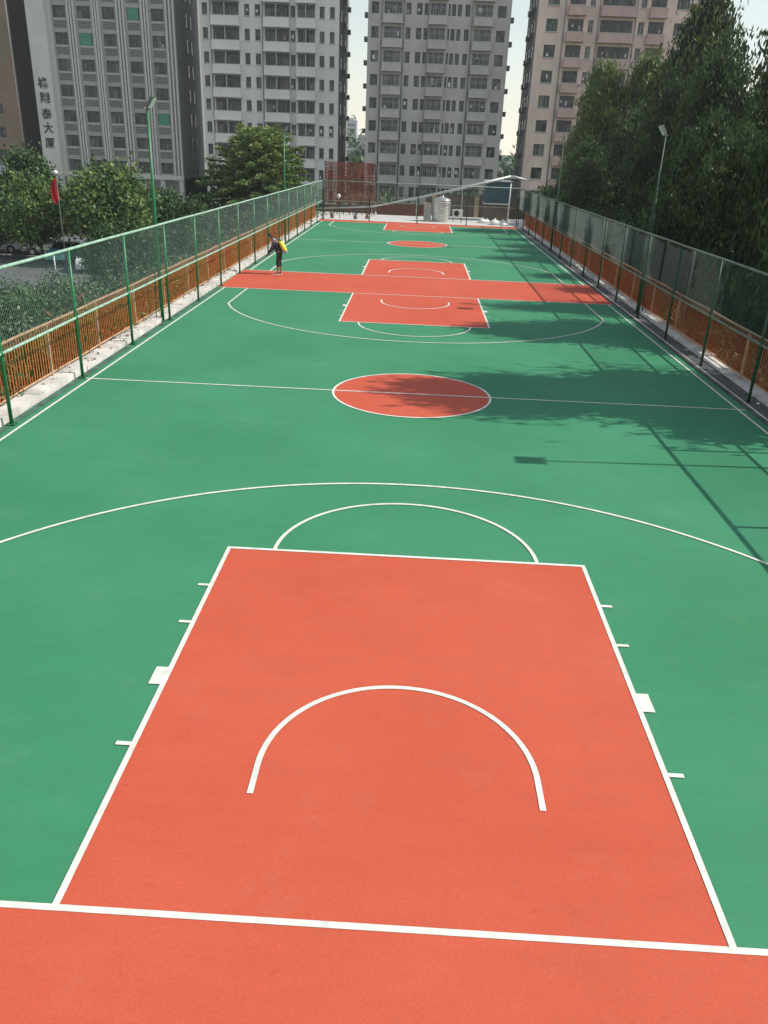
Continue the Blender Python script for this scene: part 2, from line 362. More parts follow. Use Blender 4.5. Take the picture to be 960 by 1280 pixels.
g = MB(); g.box(-9.5, 12, 63.76, 76, GZ + .01, 0.0); struct('end_terrace', g, mat('bright_concrete', (0.66, 0.64, 0.60), 0.9, var=0.1, scale=1, stain=0.3, stain_scale=1.0, bump=0.3, bscale=15))

mb = MB(); rr = random.Random(44)
for k in range(420):
    left = rr.random() < .62; x = rr.uniform(-8.28, -7.84) if left else rr.uniform(8.0, 8.5); y = rr.uniform(4, 63); q = rr.uniform(.012, .05) * (1.6 if rr.random() < .08 else 1); zb = .10 if left else .06
    a = rr.random() * 3; c_, s_ = math.cos(a) * q, math.sin(a) * q; h = q * rr.uniform(.5, 1.1)
    j = lambda: rr.uniform(.75, 1.2)
    P = [(x - c_ * j(), y - s_ * j(), zb), (x + s_ * j(), y - c_ * j(), zb), (x + c_ * j(), y + s_ * j(), zb), (x - s_ * j(), y + c_ * j(), zb)]
    mb.hexa(P + [(x + (p[0] - x) * .7, y + (p[1] - y) * .7, zb + h * j()) for p in P])
tag(mb.build('rubble', mat('rubble', (.42, .38, .33), .95, var=.4, scale=6)), 'small concrete crumbs and stones lying along the kerbs', 'rubble', kind='stuff')
# ------------------------------------------------------------------ green chain-link fences
BAY = 3.46
def mesh_panel_mesh(name, wid, z0, z1, pitch, r, m, along='y'):
    mb = MB(); H = z1 - z0; st = pitch * math.sqrt(2)
    def seg(a, b, off):
        # a,b = (s,z); ribbon prism triangular
        d = Vector((b[0] - a[0], b[1] - a[1])).normalized(); n = Vector((-d.y, d.x)) * r
        P = []
        for (s_, z_) in (a, b):
            for (q, o) in ((-1, -0.6), (1, -0.6), (0, 1.1)):
                ss = s_ + n.x * q; zz = z_ + n.y * q; oo = off + o * r
                P.append((oo, ss, zz) if along == 'y' else (ss, oo, zz))
        k = len(mb.v); mb.v += P
        for i in range(3):
            j = (i + 1) % 3; mb.f.append((k + i, k + j, k + 3 + j, k + 3 + i)); mb.m.append(0); mb.sm.append(False)
    n = int((wid + H) / st) + 1
    for k in range(-int(H / st) - 1, n):
        s0 = k * st; a = max(0, s0); b = min(wid, s0 + H)
        if b - a > 0.02:
            seg((a, z0 + a - s0), (b, z0 + b - s0), 0.0); seg((a, z1 - (a - s0)), (b, z1 - (b - s0)), r * 1.2)
    me = bpy.data.meshes.new(name); me.from_pydata(mb.v, [], mb.f); me.materials.append(m); me.update(); return me

def side_fence(X, ys, label, wm, railm, postm):
    root = thing('chain_link_fence', (X, 0, 0), label, 'fence', 'green chain link fences round the courts')
    top = 2.85
    pm = MB(); pm.tube((0, 0, 0.0), (0, 0, top - .02), .036, n=10); pm.box(-.09, .09, -.09, .09, 0.0, .014)
    for a in (-1, 1):
        for b in (-1, 1): pm.tube((a * .06, b * .06, .014), (a * .06, b * .06, .035), .011, n=6)
    pm.tube((0, 0, 1.33), (0, 0, 1.41), .046, n=10)
    po = None
    for y in ys:
        if po is None: po = pm.build('post', postm, root, (0, y, 0.012))
        else: place('post', po.data, root, (0, y, 0.012))
    a, b = ys[0], ys[-1]
    mb = MB(); n = len(ys) * 2
    pts = [(0, a + (b - a) * k / n, top + .004 * math.sin(k * 1.7)) for k in range(n + 1)]
    mb.path(pts, [.033] * len(pts), 8); mb.build('top_rail', railm, root)
    mb = MB(); pts = [(0.0, a + (b - a) * k / n, 1.37 + .004 * math.sin(k * 1.3)) for k in range(n + 1)]
    mb.path(pts, [.030] * len(pts), 8); mb.build('middle_rail', railm, root)
    me = mesh_panel_mesh('mesh_panel', ys[1] - ys[0] - .07, 1.40, 2.83, 0.070, (0.0023 if X < 0 else 0.0030), wm)
    for y in ys[:-1]:
        o = place('mesh_panel', me, root, (0.012 * rnd.uniform(-1, 1), y + .035, 0)); o.rotation_euler = (0, rnd.uniform(-.004, .004), 0)
    return root
ysl = [10.1 + BAY * k for k in range(-4, 16)] ; ysl.append(63.6 - .05)
# last bay is shorter: use an even step instead
def evens(first, last, step): 
    n = round((last - first) / step); return [first + (last - first) * k / n for k in range(n + 1)]
side_fence(-7.65, evens(10.1 - 4 * BAY, 10.1 + BAY * 15.5 - .1, BAY), 'long green chain link fence down the left side of the courts', M['gwire'], M['palerail'], M['gpaint'])
side_fence(7.88, evens(14.3 - 5 * BAY, 63.6, BAY), 'long shade-darkened green chain link fence down the right side beneath the tall trees', M['gwirer'], mat('shaded_rail', (0.13, 0.17, 0.12), 0.5, var=.2, scale=5), mat('shaded_green_paint', (0.012, 0.075, 0.028), 0.45, var=.2, scale=6, stain=.25))  # right rails and posts: green darkened to carry the shade they stand in
def end_fence():
    root = thing('chain_link_fence', (0, 63.62, 0), 'wide see-through fence closing the far end of the second court', 'fence', 'green chain link fences round the courts')
    pm = MB(); pm.tube((0, 0, 0), (0, 0, 2.86), .038, n=10); pm.box(-.09, .09, -.09, .09, 0, .014)
    xs = [-7.55, -3.9, -.1, 3.8, 7.75]; po = None
    for x in xs:
        if po is None: po = pm.build('post', mat('dark_green_post', (.012, .06, .03), .5), root, (x, 0, 0.012))
        else: place('post', po.data, root, (x, 0, 0.012))
    for nm, zz in (('top_rail', 2.87), ('middle_rail', 1.42)):
        mb = MB(); mb.tube((xs[0], 0, zz), (xs[-1], 0, zz), .022, n=8); mb.build(nm, M['palerail'], root)
    for a, b in zip(xs[:-1], xs[1:]):
        me = mesh_panel_mesh('mesh_panel', b - a - .08, 0.08, 2.84, 0.07, 0.002, M['gwirer'], 'x')
        place('mesh_panel', me, root, (a + .04, 0.0, 0))
end_fence()

# ------------------------------------------------------------------ orange railings outside
def railing(X, y0, y1, z0, label, seed):
    rr = random.Random(seed)
    root = thing('orange_railing', (X, 0, 0), label, 'railing', 'orange railings outside the fences')
    nb = round((y1 - y0) / 2.9); bw = (y1 - y0) / nb
    for k in range(nb + 1):
        y = y0 + k * bw
        pm = MB(); pm.box(-.025, .025, -.025, .025, z0, 1.30); pm.box(-.05, .05, -.05, .05, z0, z0 + .012); pm.build('post', M['orangerail'], root, (0, y, 0))
    for v in range(3):
        pass
    vs = []
    for v in range(4):
        mb = MB(); n = int(bw / .122)
        for k in range(1, n):
            y = k * bw / n + rr.uniform(-.006, .006); lean = rr.uniform(-.012, .012); q = .0088
            mb.hexa([(-q, y - q, .19), (q, y - q, .19), (q, y + q, .19), (-q, y + q, .19),
                     (-q, y + lean - q, 1.25), (q, y + lean - q, 1.25), (q, y + lean + q, 1.25), (-q, y + lean + q, 1.25)])
        me = bpy.data.meshes.new('palings'); me.from_pydata(mb.v, [], mb.f); me.materials.append(M['orange'] if X < 0 else M['orange_r']); me.update(); vs.append(me)
    for k in range(nb):
        place('palings', rr.choice(vs), root, (0, y0 + k * bw, 0))
    for nm, zz, r in (('top_rail', 1.28, .030), ('bottom_rail', .18, .022)):
        mb = MB(); n = nb * 2; pts = [(0, y0 + (y1 - y0) * k / n, zz + .010 * math.sin(k * 2.1 + seed)) for k in range(n + 1)]
        mb.path(pts, [r] * len(pts), 8); mb.build(nm, M['orangerail'], root)
railing(-8.2, -4, 63.6, 0.08, 'orange railing with upright bars outside the left fence', 3)
railing(8.42, -4, 63.6, 0.10, 'orange railing with upright bars outside the right fence, half in tree shade', 5)

# ------------------------------------------------------------------ floodlight poles
def flood(X, Y, label, side, h=5.95):
    pmx = M['gpaint'] if side > 0 else M['pole_shaded']; q_ = 1.0 if side > 0 else .8
    root = thing('floodlight_pole', (X, Y, 0), label, 'light pole', 'floodlight poles along the courts')
    mb = MB(); mb.path([(0, 0, 0), (0, 0, h * .45), (0, 0, h)], [.055 * q_, .045 * q_, .032 * q_], 10); mb.box(-.13, .13, -.13, .13, 0, .02)
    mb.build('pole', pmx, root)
    mb = MB(); mb.path([(-side * .20, .0, 0.02), (-side * .02, 0, h * .72)], [.016, .014], 6)
    for k in range(7):
        zz = .5 + k * .5; mb.tube((-side * (.20 - zz * .18 / (h * .72)), 0, zz), (0, 0, zz + .12), .008, n=5)
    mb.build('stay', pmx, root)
    mb = MB(); mb.tube((0, -.20, h - .03), (0, .20, h - .03), .022, n=8); mb.build('crossarm', M['pole'], root)
    for yy in (0.0,):
        mb = MB()
        # housing tilted toward the court (direction -side in x), faces down-inward
        ca, sa = math.cos(R(48)), math.sin(R(48)); cx, cz = side * .16, h + .10
        def pt(u, v, t): # u along slope, v along y, t thickness
            return (cx + side * u * ca - side * t * sa, yy + v * 1.4, cz + u * 1.35 * sa + t * ca)
        P = [pt(-.15, -.13, 0), pt(.15, -.13, 0), pt(.15, .13, 0), pt(-.15, .13, 0), pt(-.11, -.1, .09), pt(.11, -.1, .09), pt(.11, .1, .09), pt(-.11, .1, .09)]
        mb.hexa(P, 0)
        for q in range(5):
            u = -.08 + q * .04; A = [pt(u - .004, -.09, .085), pt(u + .004, -.09, .085), pt(u + .004, .09, .085), pt(u - .004, .09, .085), pt(u - .004, -.09, .12), pt(u + .004, -.09, .12), pt(u + .004, .09, .12), pt(u - .004, .09, .12)]
            mb.hexa(A, 0)
        mb.tube((0, yy, h - .03), pt(0, 0, .02), .012, n=6)
        fl = mb.build('floodlight', M['lamp_grey'], root)
        mb = MB(); mb.face([pt(-.13, -.11, -.004), pt(.13, -.11, -.004), pt(.13, .11, -.004), pt(-.13, .11, -.004)]); 
        mb.hexa([pt(-.13, -.11, -.006), pt(.13, -.11, -.006), pt(.13, .11, -.006), pt(-.13, .11, -.006), pt(-.13, -.11, -.002), pt(.13, -.11, -.002), pt(.13, .11, -.002), pt(-.13, .11, -.002)])
        mb.build('lens', M['lampg'], fl)
    return root
flood(-7.82, 20.9, 'tall green floodlight pole rising over the left fence against the grey office tower', 1)
flood(-7.82, 45.6, 'green floodlight pole in front of the feathery tree, farther along the left fence', 1)
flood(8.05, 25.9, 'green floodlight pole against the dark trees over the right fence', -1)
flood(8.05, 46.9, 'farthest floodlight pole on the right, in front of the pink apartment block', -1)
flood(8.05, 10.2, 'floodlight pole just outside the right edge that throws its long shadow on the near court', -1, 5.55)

# ------------------------------------------------------------------ foliage
def leaves(rng, blobs, n, lw, lh, clump=22, sig=.28, droop=0.0, mats=1, matw=None, shell=.55, flat=1.0):
    """returns verts (N*4,3) and material index per leaf. blobs: (x,y,z,rx,ry,rz,weight)"""
    B = np.array([b[:6] for b in blobs]); W = np.array([b[6] if len(b) > 6 else b[3] * b[4] * b[5] for b in blobs]); W = W / W.sum()
    nc = max(1, n // clump)
    bi = rng.choice(len(B), nc, p=W)
    d = rng.normal(size=(nc, 3)); d /= np.linalg.norm(d, axis=1)[:, None]
    r = shell + (1 - shell) * rng.random(nc) ** .6
    r = np.where(rng.random(nc) < .22, rng.random(nc) * shell, r)
    r *= 1 + .16 * np.sin(3 * d[:, 0] + 5 * d[:, 2] + bi * 1.3) + .10 * rng.normal(size=nc)
    cc = B[bi, :3] + d * r[:, None] * B[bi, 3:6]
    cs = sig * (.6 + .8 * rng.random(nc))
    mi = rng.choice(mats, nc, p=matw) if mats > 1 else np.zeros(nc, int)
    N = nc * clump
    ci = np.repeat(np.arange(nc), clump)
    off = rng.normal(size=(N, 3)) * cs[ci][:, None]; off[:, 2] *= flat
    if droop: off[:, 2] = -np.abs(off[:, 2]) * droop
    p = cc[ci] + off
    # leaf frames
    a = rng.normal(size=(N, 3)); 
    if droop: a[:, 2] = -2.2 * np.abs(a[:, 2]) - .6
    a /= np.linalg.norm(a, axis=1)[:, None]
    b = rng.normal(size=(N, 3)); b -= (b * a).sum(1)[:, None] * a; b /= np.linalg.norm(b, axis=1)[:, None]
    sc_ = (.6 + .8 * rng.random(N))[:, None]
    a *= lh * sc_ * .5; b *= lw * sc_ * .5
    V = np.empty((N, 4, 3)); V[:, 0] = p - a; V[:, 1] = p + b; V[:, 2] = p + a; V[:, 3] = p - b
    return V.reshape(-1, 3), mi[ci]
def leafmesh(name, V, mi, mats):
    me = bpy.data.meshes.new(name); N = len(V) // 4
    me.vertices.add(N * 4); me.vertices.foreach_set('co', V.astype(np.float32).ravel())
    me.loops.add(N * 4); me.loops.foreach_set('vertex_index', np.arange(N * 4, dtype=np.int32))
    me.polygons.add(N); me.polygons.foreach_set('loop_start', np.arange(0, N * 4, 4, dtype=np.int32))
    me.polygons.foreach_set('loop_total', np.full(N, 4, dtype=np.int32))
    for m in mats: me.materials.append(m)
    me.polygons.foreach_set('material_index', mi.astype(np.int32))
    me.update(calc_edges=True); return me

def tree_kind(seed, H, Rad, base, nblob, n, lw, lh, mats, matw, bark, droop=0, sig=.3, lean=0.3, taper=1.0, trunk=.16, clump=22, flatb=.6):
    """unit tree at origin: trunk + crown meshes (crown from z=base to H)"""
    rng = np.random.default_rng(seed); blobs = []
    for k in range(nblob):
        t = (k + .5) / nblob; zz = base + (H - base) * (.08 + .84 * t)
        prof = math.sin(math.pi * min(1, .22 + .78 * t) ** taper) * .85 + .18
        a = k * 2.4 + rng.random() * .9; rr = Rad * prof * rng.uniform(.3, .75)
        if t > .88: rr *= .35
        s = Rad * rng.uniform(.32, .55) * (1.15 - .4 * t)
        blobs.append((rr * math.cos(a) + lean * t, rr * math.sin(a), zz, s, s, s * flatb * rng.uniform(.8, 1.3) * (1.6 if droop else 1)))
    V, mi = leaves(rng, blobs, n, lw, lh, clump, sig, droop, len(mats), matw)
    cm = leafmesh('crown', V, mi, mats)
    tb = MB(); pts = [(lean * (k / 6) ** 1.3 + rng.normal() * .05, rng.normal() * .05, -.3 + (H * .93 + .3) * k / 6) for k in range(7)]
    tb.path(pts, [trunk * (1 - .85 * k / 6) + .012 for k in range(7)], 9)
    for b in blobs:
        z0 = max(base * .5, b[2] - rng.uniform(.8, 1.8) - .2 * H * .1); tt = z0 / H
        p0 = Vector((lean * tt, 0, z0)); p1 = Vector(b[:3]); mid = (p0 + p1) / 2 + Vector((0, 0, -.15))
        r0 = trunk * max(.15, .45 * (1 - tt))
        tb.path([p0, mid, p1], [r0, r0 * .65, r0 * .2], 6)
        for q in range(3):
            dd = rng.normal(size=3) * np.array(b[3:6]) * .55; tb.path([mid.lerp(p1, .4 + .2 * q), p1 + Vector(dd)], [r0 * .35, r0 * .08], 4, cap=False)
    tm = bpy.data.meshes.new('trunk'); tm.from_pydata(tb.v, [], tb.f); tm.materials.append(bark)
    tm.polygons.foreach_set('use_smooth', [True] * len(tb.f)); tm.update()
    return cm, tm
def plant_tree(kind, x, y, z, s, rz, label, name='tree', cat='tree', group=None, sz=None):
    o = thing(name, (x, y, z), label, cat, group, rz); o.scale = (s, s, sz or s)
    place('crown', kind[0], o); place('trunk', kind[1], o); return o

EU = [M['leaf_dark'], M['leaf_euc'], M['leaf_euc2']]
kA = tree_kind(1, 12, 2.6, 1.5, 16, 36000, .09, .38, EU, [.45, .42, .13], M['palebark'], droop=1.6, sig=.34, lean=.5)
kB = tree_kind(2, 12, 2.9, 1.0, 18, 26000, .085, .30, [M['leaf_deep'], M['leaf_dark'], M['leaf_euc']], [.4, .4, .2], M['bark'], droop=1.3, sig=.36, lean=-.4)
kC = tree_kind(3, 9, 2.8, .6, 14, 20000, .10, .24, [M['leaf_dark'], M['leaf_deep'], M['leaf_euc']], [.4, .3, .3], M['bark'], droop=1.2, sig=.28, lean=.2)
kD = tree_kind(4, 15, 3.6, 2.0, 26, 25000, .12, .42, [M['leaf_dark'], M['leaf_deep'], M['leaf_euc2']], [.48, .30, .22], M['palebark'], droop=1.9, sig=.33, lean=.6)
kE = tree_kind(6, 15, 3.4, 2.0, 24, 34000, .12, .42, [M['leaf_dark'], M['leaf_euc2'], M['leaf_yel']], [.34, .33, .33], M['palebark'], droop=1.7, sig=.38, lean=.6)  # brighter leaf mix puts sunlit tops into the crown colour
GR = 'tall dark trees beyond the right fence'
RT = [ # kind, x, y, scale, rz, height scale, label
 (kA, 13.3, 14.9, 1.02, .3, 1.22, 'slender drooping tree outside the frame that shades the near centre circle'),
 (kA, 13.2, 22.2, .90, 2.1, .98, 'drooping tree at the right edge of the photo, nearest of the row'),
 (kB, 13.6, 27.2, .60, 1.0, .98, 'narrow dark tree just behind the right floodlight pole'),
 (kC, 12.8, 31.5, .72, .5, .78, 'low bushy dark tree behind the right fence beyond the floodlight pole'),
 (kC, 12.9, 36.0, .80, 3.9, .85, 'bushy dark tree behind the grey sheet wall, left of the floodlight head'),
 (kB, 15.0, 42.2, .85, 5.0, .98, 'dense dark tree behind the middle of the right fence'),
 (kA, 15.4, 46.0, .62, .9, .95, 'slim drooping tree with pale trunk behind the middle of the right fence'),
 (kB, 15.6, 53.8, .72, 2.6, .95, 'dark tree in front of the pink block, behind the far part of the right fence'),
 (kC, 12.2, 60.5, .70, 4.4, .62, 'low dark tree beside the far end of the right fence'),
 (kC, 13.4, 66.5, .95, 1.4, .80, 'rounded tree hanging over the far corner of the courts'),
 (kE, 15.9, 80.0, .82, .2, .95, 'tall dark tree whose crown reaches up in front of the pink block'),
 (kE, 20.6, 79.0, .86, 3.3, 1.00, 'sunlit-topped tree beside the tall dark one, before the pink block'),
 (kD, 19.2, 59.0, 1.02, 1.9, 1.10, 'very tall dark tree with sky showing through, cut off by the top of the photo'),
 (kD, 23.6, 50.0, 1.10, 4.0, 1.22, 'very tall tree in the upper right corner of the photo'),
 (kD, 27.0, 56.0, 1.12, 2.4, 1.22, 'tall tree behind the corner one, reaching past the top of the photo'),
 (kB, 18.0, 36.5, 1.0, 2.9, .95, 'wide dark tree at the right edge of the photo, in the second row'),
 (kD, 19.0, 44.5, .80, .7, .86, 'big dark tree right of the floodlight head, in the second row'),
 (kC, 16.8, 31.0, 1.1, 5.5, 1.05, 'broad dark bushy tree at the right edge behind the nearest drooping one'),
 (kC, 18.2, 50.5, 1.1, 3.0, 1.15, 'broad bushy tree in the second row behind the dense dark tree'),
 (kC, 18.0, 70.0, 1.1, 2.0, 1.10, 'broad bushy tree in front of the sunlit-topped one'),
]
for k, x, y, s, rz, hz, lab in RT:
    plant_tree(k, x, y, -.35, s, rz, lab, 'tall_tree', 'tree', GR, hz)
# understorey beyond the right fence
rng = np.random.default_rng(21); bl = []
for k in range(95):
    y = 8 + 68 * k / 95 + rng.uniform(-.6, .6); x = rng.uniform(10.9, 13.5); s = rng.uniform(.7, 1.4)
    bl.append((x, y, rng.uniform(.3, 2.1), s, s, s * rng.uniform(.8, 1.2), 1))
for k in range(70):
    y = 20 + 56 * k / 70 + rng.uniform(-1, 1); x = rng.uniform(14, 24); s = rng.uniform(1.2, 2.2)
    bl.append((x, y, rng.uniform(.5, 4.0), s, s, s * 1.2, 1.6))
V, mi = leaves(rng, bl, 90000, .12, .26, 24, .32, .8, 3, [.45, .4, .15])
tag(place('undergrowth', leafmesh('undergrowth', V, mi, [M['leaf_dark'], M['leaf_deep'], M['leaf_euc']])), 'dense dark undergrowth below the tall trees beyond the right fence', 'undergrowth', kind='stuff')
# flowering bed at right railing
rng = np.random.default_rng(5); bl = []
for k in range(46):
    y = 6 + 50 * k / 46 + rng.uniform(-.4, .4); bl.append((rng.uniform(8.85, 9.25), y, rng.uniform(-.15, .15), .28, .4, .30, 1))
V, mi = leaves(rng, bl, 16000, .06, .10, 18, .10, 0, 4, [.5, .42, .045, .035])
tag(place('flower_bed', leafmesh('flower_bed', V, mi, [M['leaf_mid'], M['leaf_dark'], mat('petal_yellow', (.7, .5, .2), .7), mat('petal_red', (.6, .05, .08), .7)])), 'low flowering ground cover outside the right orange railing', 'flowers', kind='stuff')
# left thicket below the railing
rng = np.random.default_rng(31); bl = []
for k in range(430):
    y = rng.uniform(6, 55); wide = 13.5 if y < 46 else 5.0
    x = -9.3 - wide * rng.random() ** 1.1 * min(1, .45 + y / 50); s = rng.uniform(.7, 1.5)
    top = -.15 - .135 * (abs(x) - 9) + .25 * math.sin(x * .9 + y * .5) - max(0, y - 30) * (.055 if abs(x) > 13 else .015)
    bl.append((x, y, top - rng.uniform(.0, .9) - s * .5, s, s, s * .8, s * s))
V, mi = leaves(rng, bl, 190000, .085, .16, 22, .24, 0, 4, [.22, .44, .18, .16])
tag(place('shrub_thicket', leafmesh('shrub_thicket', V, mi, [M['leaf_deep'], M['leaf_mid'], M['leaf_deep'], mat('leaf_highlight', (.20, .27, .15), .4, col2=(.3, .36, .22), scale=2, trans=.2)])), 'dense green shrub thicket growing below the left orange railing', 'shrubs', kind='stuff')  # the palest share of leaves stands for sun highlights

rng = np.random.default_rng(33); bl = []
for k in range(150):
    y = 6 + 57 * k / 150 + rng.uniform(-.3, .3); bl.append((rng.uniform(-8.95, -8.55), y, rng.uniform(.1, .62), .22, .35, .5, 1))
V, mi = leaves(rng, bl, 38000, .035, .30, 18, .16, 0, 4, [.66, .14, .06, .14])
tag(place('tall_grass', leafmesh('tall_grass', V, mi, [M['leaf_dark'], mat('straw', (.30, .17, .06), .8, var=.3), mat('red_leaf', (.22, .05, .03), .7, var=.3), M['leaf_yel']])), 'reddish and straw coloured tall grass just behind the left orange railing', 'grass', kind='stuff')
# left trees round the car park
kL = tree_kind(11, 7.0, 3.4, 2.3, 16, 24000, .20, .30, [M['leaf_dark'], M['leaf_mid'], M['leaf_yel']], [.15, .5, .35], M['bark'], sig=.40, flatb=.62, trunk=.2)
kM = tree_kind(12, 7.0, 3.0, 2.0, 14, 22000, .20, .30, [M['leaf_dark'], M['leaf_mid'], M['leaf_deep']], [.3, .5, .2], M['bark'], sig=.40, flatb=.7, trunk=.2)
kS = tree_kind(13, 4.2, 1.7, 1.7, 9, 9000, .14, .2, [M['leaf_mid'], M['leaf_yel']], [.45, .55], M['bark'], sig=.26, flatb=.8, trunk=.12)
GL = 'trees round the car park on the left'
for k, x, y, s, rz, hz, lab in [
 (kL, -24.3, 62, 1.05, .2, 1.02, 'broad leafy tree right of the red flag'),
 (kM, -20.6, 66, .70, 1.9, .72, 'leafy tree in front of the dark ground floor, next to the left floodlight pole'),
 (kM, -32.8, 68, .95, 3.2, 1.06, 'tree with the highest crown left of the red flag, before the stone pillar'),
 (kL, -30.0, 62, .75, 4.2, .88, 'rounded tree directly left of the red flag'),
 (kL, -36.8, 66, 1.05, 5.2, .98, 'leafy tree at the left edge of the photo'),
 (kS, -34.6, 62.5, .95, .8, .78, 'small yellow-green tree standing low at the left edge of the photo'),
 (kM, -16.8, 60, .60, 2.7, .68, 'dark low tree left of the feathery tree'),
 (kM, -19.6, 48.5, .50, 1.2, .55, 'small tree seen through the left fence mesh right of the white van'),
 (kM, -16.6, 45.5, .55, 4.1, .56, 'small dark tree seen through the left fence mesh beside the silver car'),
 (kM, -27.2, 72, .80, 4.9, .80, 'dark tree behind the broad leafy one'),
]: plant_tree(k, x, y, GZ, s, rz, lab, 'leafy_tree', 'tree', GL, hz)
# big feathery tree: arching limbs with sprays
def feathery():
    rng = np.random.default_rng(77); root = thing('feathery_tree', (-14.0, 71, GZ), 'large feathery tree with a yellow-green top in front of the whitish apartment block', 'tree', GL)
    tb = MB(); tb.path([(0, 0, -.2), (.1, 0, 3), (0, .1, 6), (.1, 0, 9.3)], [.30, .24, .15, .04], 10)
    Vs = []; Ms = []
    for k in range(150):
        t = (k + .5) / 150; z0 = 2.2 + 7.2 * t; a = k * 2.399; Lb = (5.0 * (1 - t) ** .75 + .9) * rng.uniform(.75, 1.1)
        up = .10 + .9 * t * t
        p0 = Vector((.05, 0, z0)); d = Vector((math.cos(a), math.sin(a), 0))
        pts = [p0 + d * Lb * s + Vector((0, 0, Lb * (up * s * 1.1 - .22 * s * s))) for s in (0, .35, .7, 1)]
        tb.path(pts, [.06 * (1 - t) + .02, .035 * (1 - t) + .015, .016, .006], 5, cap=False)
        n = int(190 * Lb / 3); ss = .25 + .8 * rng.random(n) ** .8; ss = np.minimum(ss, 1.04)
        base = np.array([p0 + d * Lb * s + Vector((0, 0, Lb * (up * s * 1.1 - .22 * s * s))) for s in ss])
        side = np.array([-d.y, d.x, 0.0]); w = rng.normal(size=n) * .34 * (1.25 - ss)
        base += side[None, :] * w[:, None] + rng.normal(size=(n, 3)) * np.array([.12, .12, .09]); base[:, 2] -= np.abs(w) * .45
        ax = np.array(d)[None, :] * .55 + side[None, :] * np.sign(w)[:, None] * .6 + rng.normal(size=(n, 3)) * .35; ax /= np.linalg.norm(ax, axis=1)[:, None]
        b = rng.normal(size=(n, 3)); b -= (b * ax).sum(1)[:, None] * ax; b /= np.linalg.norm(b, axis=1)[:, None]
        sc_ = (.7 + .6 * rng.random(n))[:, None]; ax *= .20 * sc_; b *= .055 * sc_
        V = np.stack([base - ax, base + b, base + ax, base - b], 1).reshape(-1, 3); Vs.append(V)
        pr = np.clip(t * 1.1 - .1, 0, 1); Ms.append(np.where(rng.random(n) < .25 + .75 * pr, 1, rng.choice([0, 2], n)))
    me = leafmesh('crown', np.concatenate(Vs), np.concatenate(Ms), [M['leaf_mid'], M['leaf_yel'], M['leaf_dark']]); place('crown', me, root)
    tb.build('trunk', M['bark'], root)
    root.scale = (1.22, 1.1, 1.04)
feathery()
# lower bushes round its foot
rng = np.random.default_rng(41); bl = []
for k in range(46):
    x = rng.uniform(-20, -8.5); y = rng.uniform(52, 74); s = rng.uniform(1.0, 1.9); bl.append((x, y, rng.uniform(-3.2, -.6), s, s, s * .8, 1))
V, mi = leaves(rng, bl, 34000, .15, .26, 22, .36, 0, 3, [.4, .3, .3])
tag(place('low_bushes', leafmesh('low_bushes', V, mi, [M['leaf_dark'], M['leaf_mid'], M['leaf_deep']])), 'low dark bushes round the foot of the feathery tree', 'bushes', kind='stuff')
# bushes between terrace and apartment blocks
rng = np.random.default_rng(43); bl = []
for x, y, zt, s in [(-3.2, 84, .8, 1.5), (-1.8, 85, .4, 1.2), (5.0, 88, 1.3, 1.7), (6.8, 88, .9, 1.4), (3.4, 88, .5, 1.2), (-6.5, 74, .7, .9), (-5.2, 74, .8, 1.0), (-4.0, 74, .6, .8), (10.5, 82, 1.0, 2), (12.5, 80, 1.4, 2)]:
    for q in range(3): bl.append((x + rng.uniform(-.6, .6), y, zt - .5 * s - q * s * .8, s, s, s * .8, s * s))
V, mi = leaves(rng, bl, 16000, .16, .28, 20, .3, 0, 3, [.3, .45, .25])
tag(place('garden_bushes', leafmesh('garden_bushes', V, mi, [M['leaf_dark'], M['leaf_mid'], M['leaf_yel']])), 'green bushes beyond the far terrace at the foot of the middle block', 'bushes', kind='stuff')
# far wood and hills seen in the gaps between the blocks
rng = np.random.default_rng(51); bl = []
for k in range(150):
    x = rng.uniform(-90, 120); y = rng.uniform(190, 260); s = rng.uniform(4, 8); bl.append((x, y, rng.uniform(-2, 4.0), s, s, s * .8, 1))
V, mi = leaves(rng, bl, 42000, .9, 1.4, 20, 1.5, 0, 2, [.5, .5])
tag(place('far_wood', leafmesh('far_wood', V, mi, [M['leaf_far'], M['leaf_mid']])), 'hazy belt of trees seen in the gaps between the blocks', 'wood', kind='stuff')
g = MB(); prev = None; rr = random.Random(3)
for k in range(61):
    x = -900 + k * 30; h = 9 + 11 * math.sin(k * .5) + rr.uniform(-3, 4) + 8 * math.sin(k * .17 + 1)
    cur = (x, max(4, h))
    if prev: g.face([(prev[0], 700, GZ), (cur[0], 700, GZ), (cur[0], 780, cur[1]), (prev[0], 780, prev[1])]); g.face([(prev[0], 780, prev[1]), (cur[0], 780, cur[1]), (cur[0], 900, GZ), (prev[0], 900, GZ)])
    prev = cur
struct('hills', g, M['hillm'])
for x, w_, h, lab in ((-57, 16, 30, 'pale distant tower just visible left of the middle block'), (-38, 10, 17, 'lower pale distant tower right beside the other one')):
    root = thing('distant_tower', (x, 660, GZ), lab, 'building', 'distant towers')
    mb = MB(); mb.box(-w_ / 2, w_ / 2, 0, 14, 0, h); mb.build('wall', M['far_tower'], root)
    mb = MB(); 
    for q in range(int(h / 3) - 1): mb.box(-w_ / 2 + 1, w_ / 2 - 1, -.15, .1, 2 + q * 3, 3.3 + q * 3)
    mb.build('window_band', M['g1'], root)
    mb = MB(); mb.box(-w_ / 2 + 2, w_ / 2 - 2, 2, 10, h, h + 1.5); mb.build('roof_house', M['far_tower'], root)

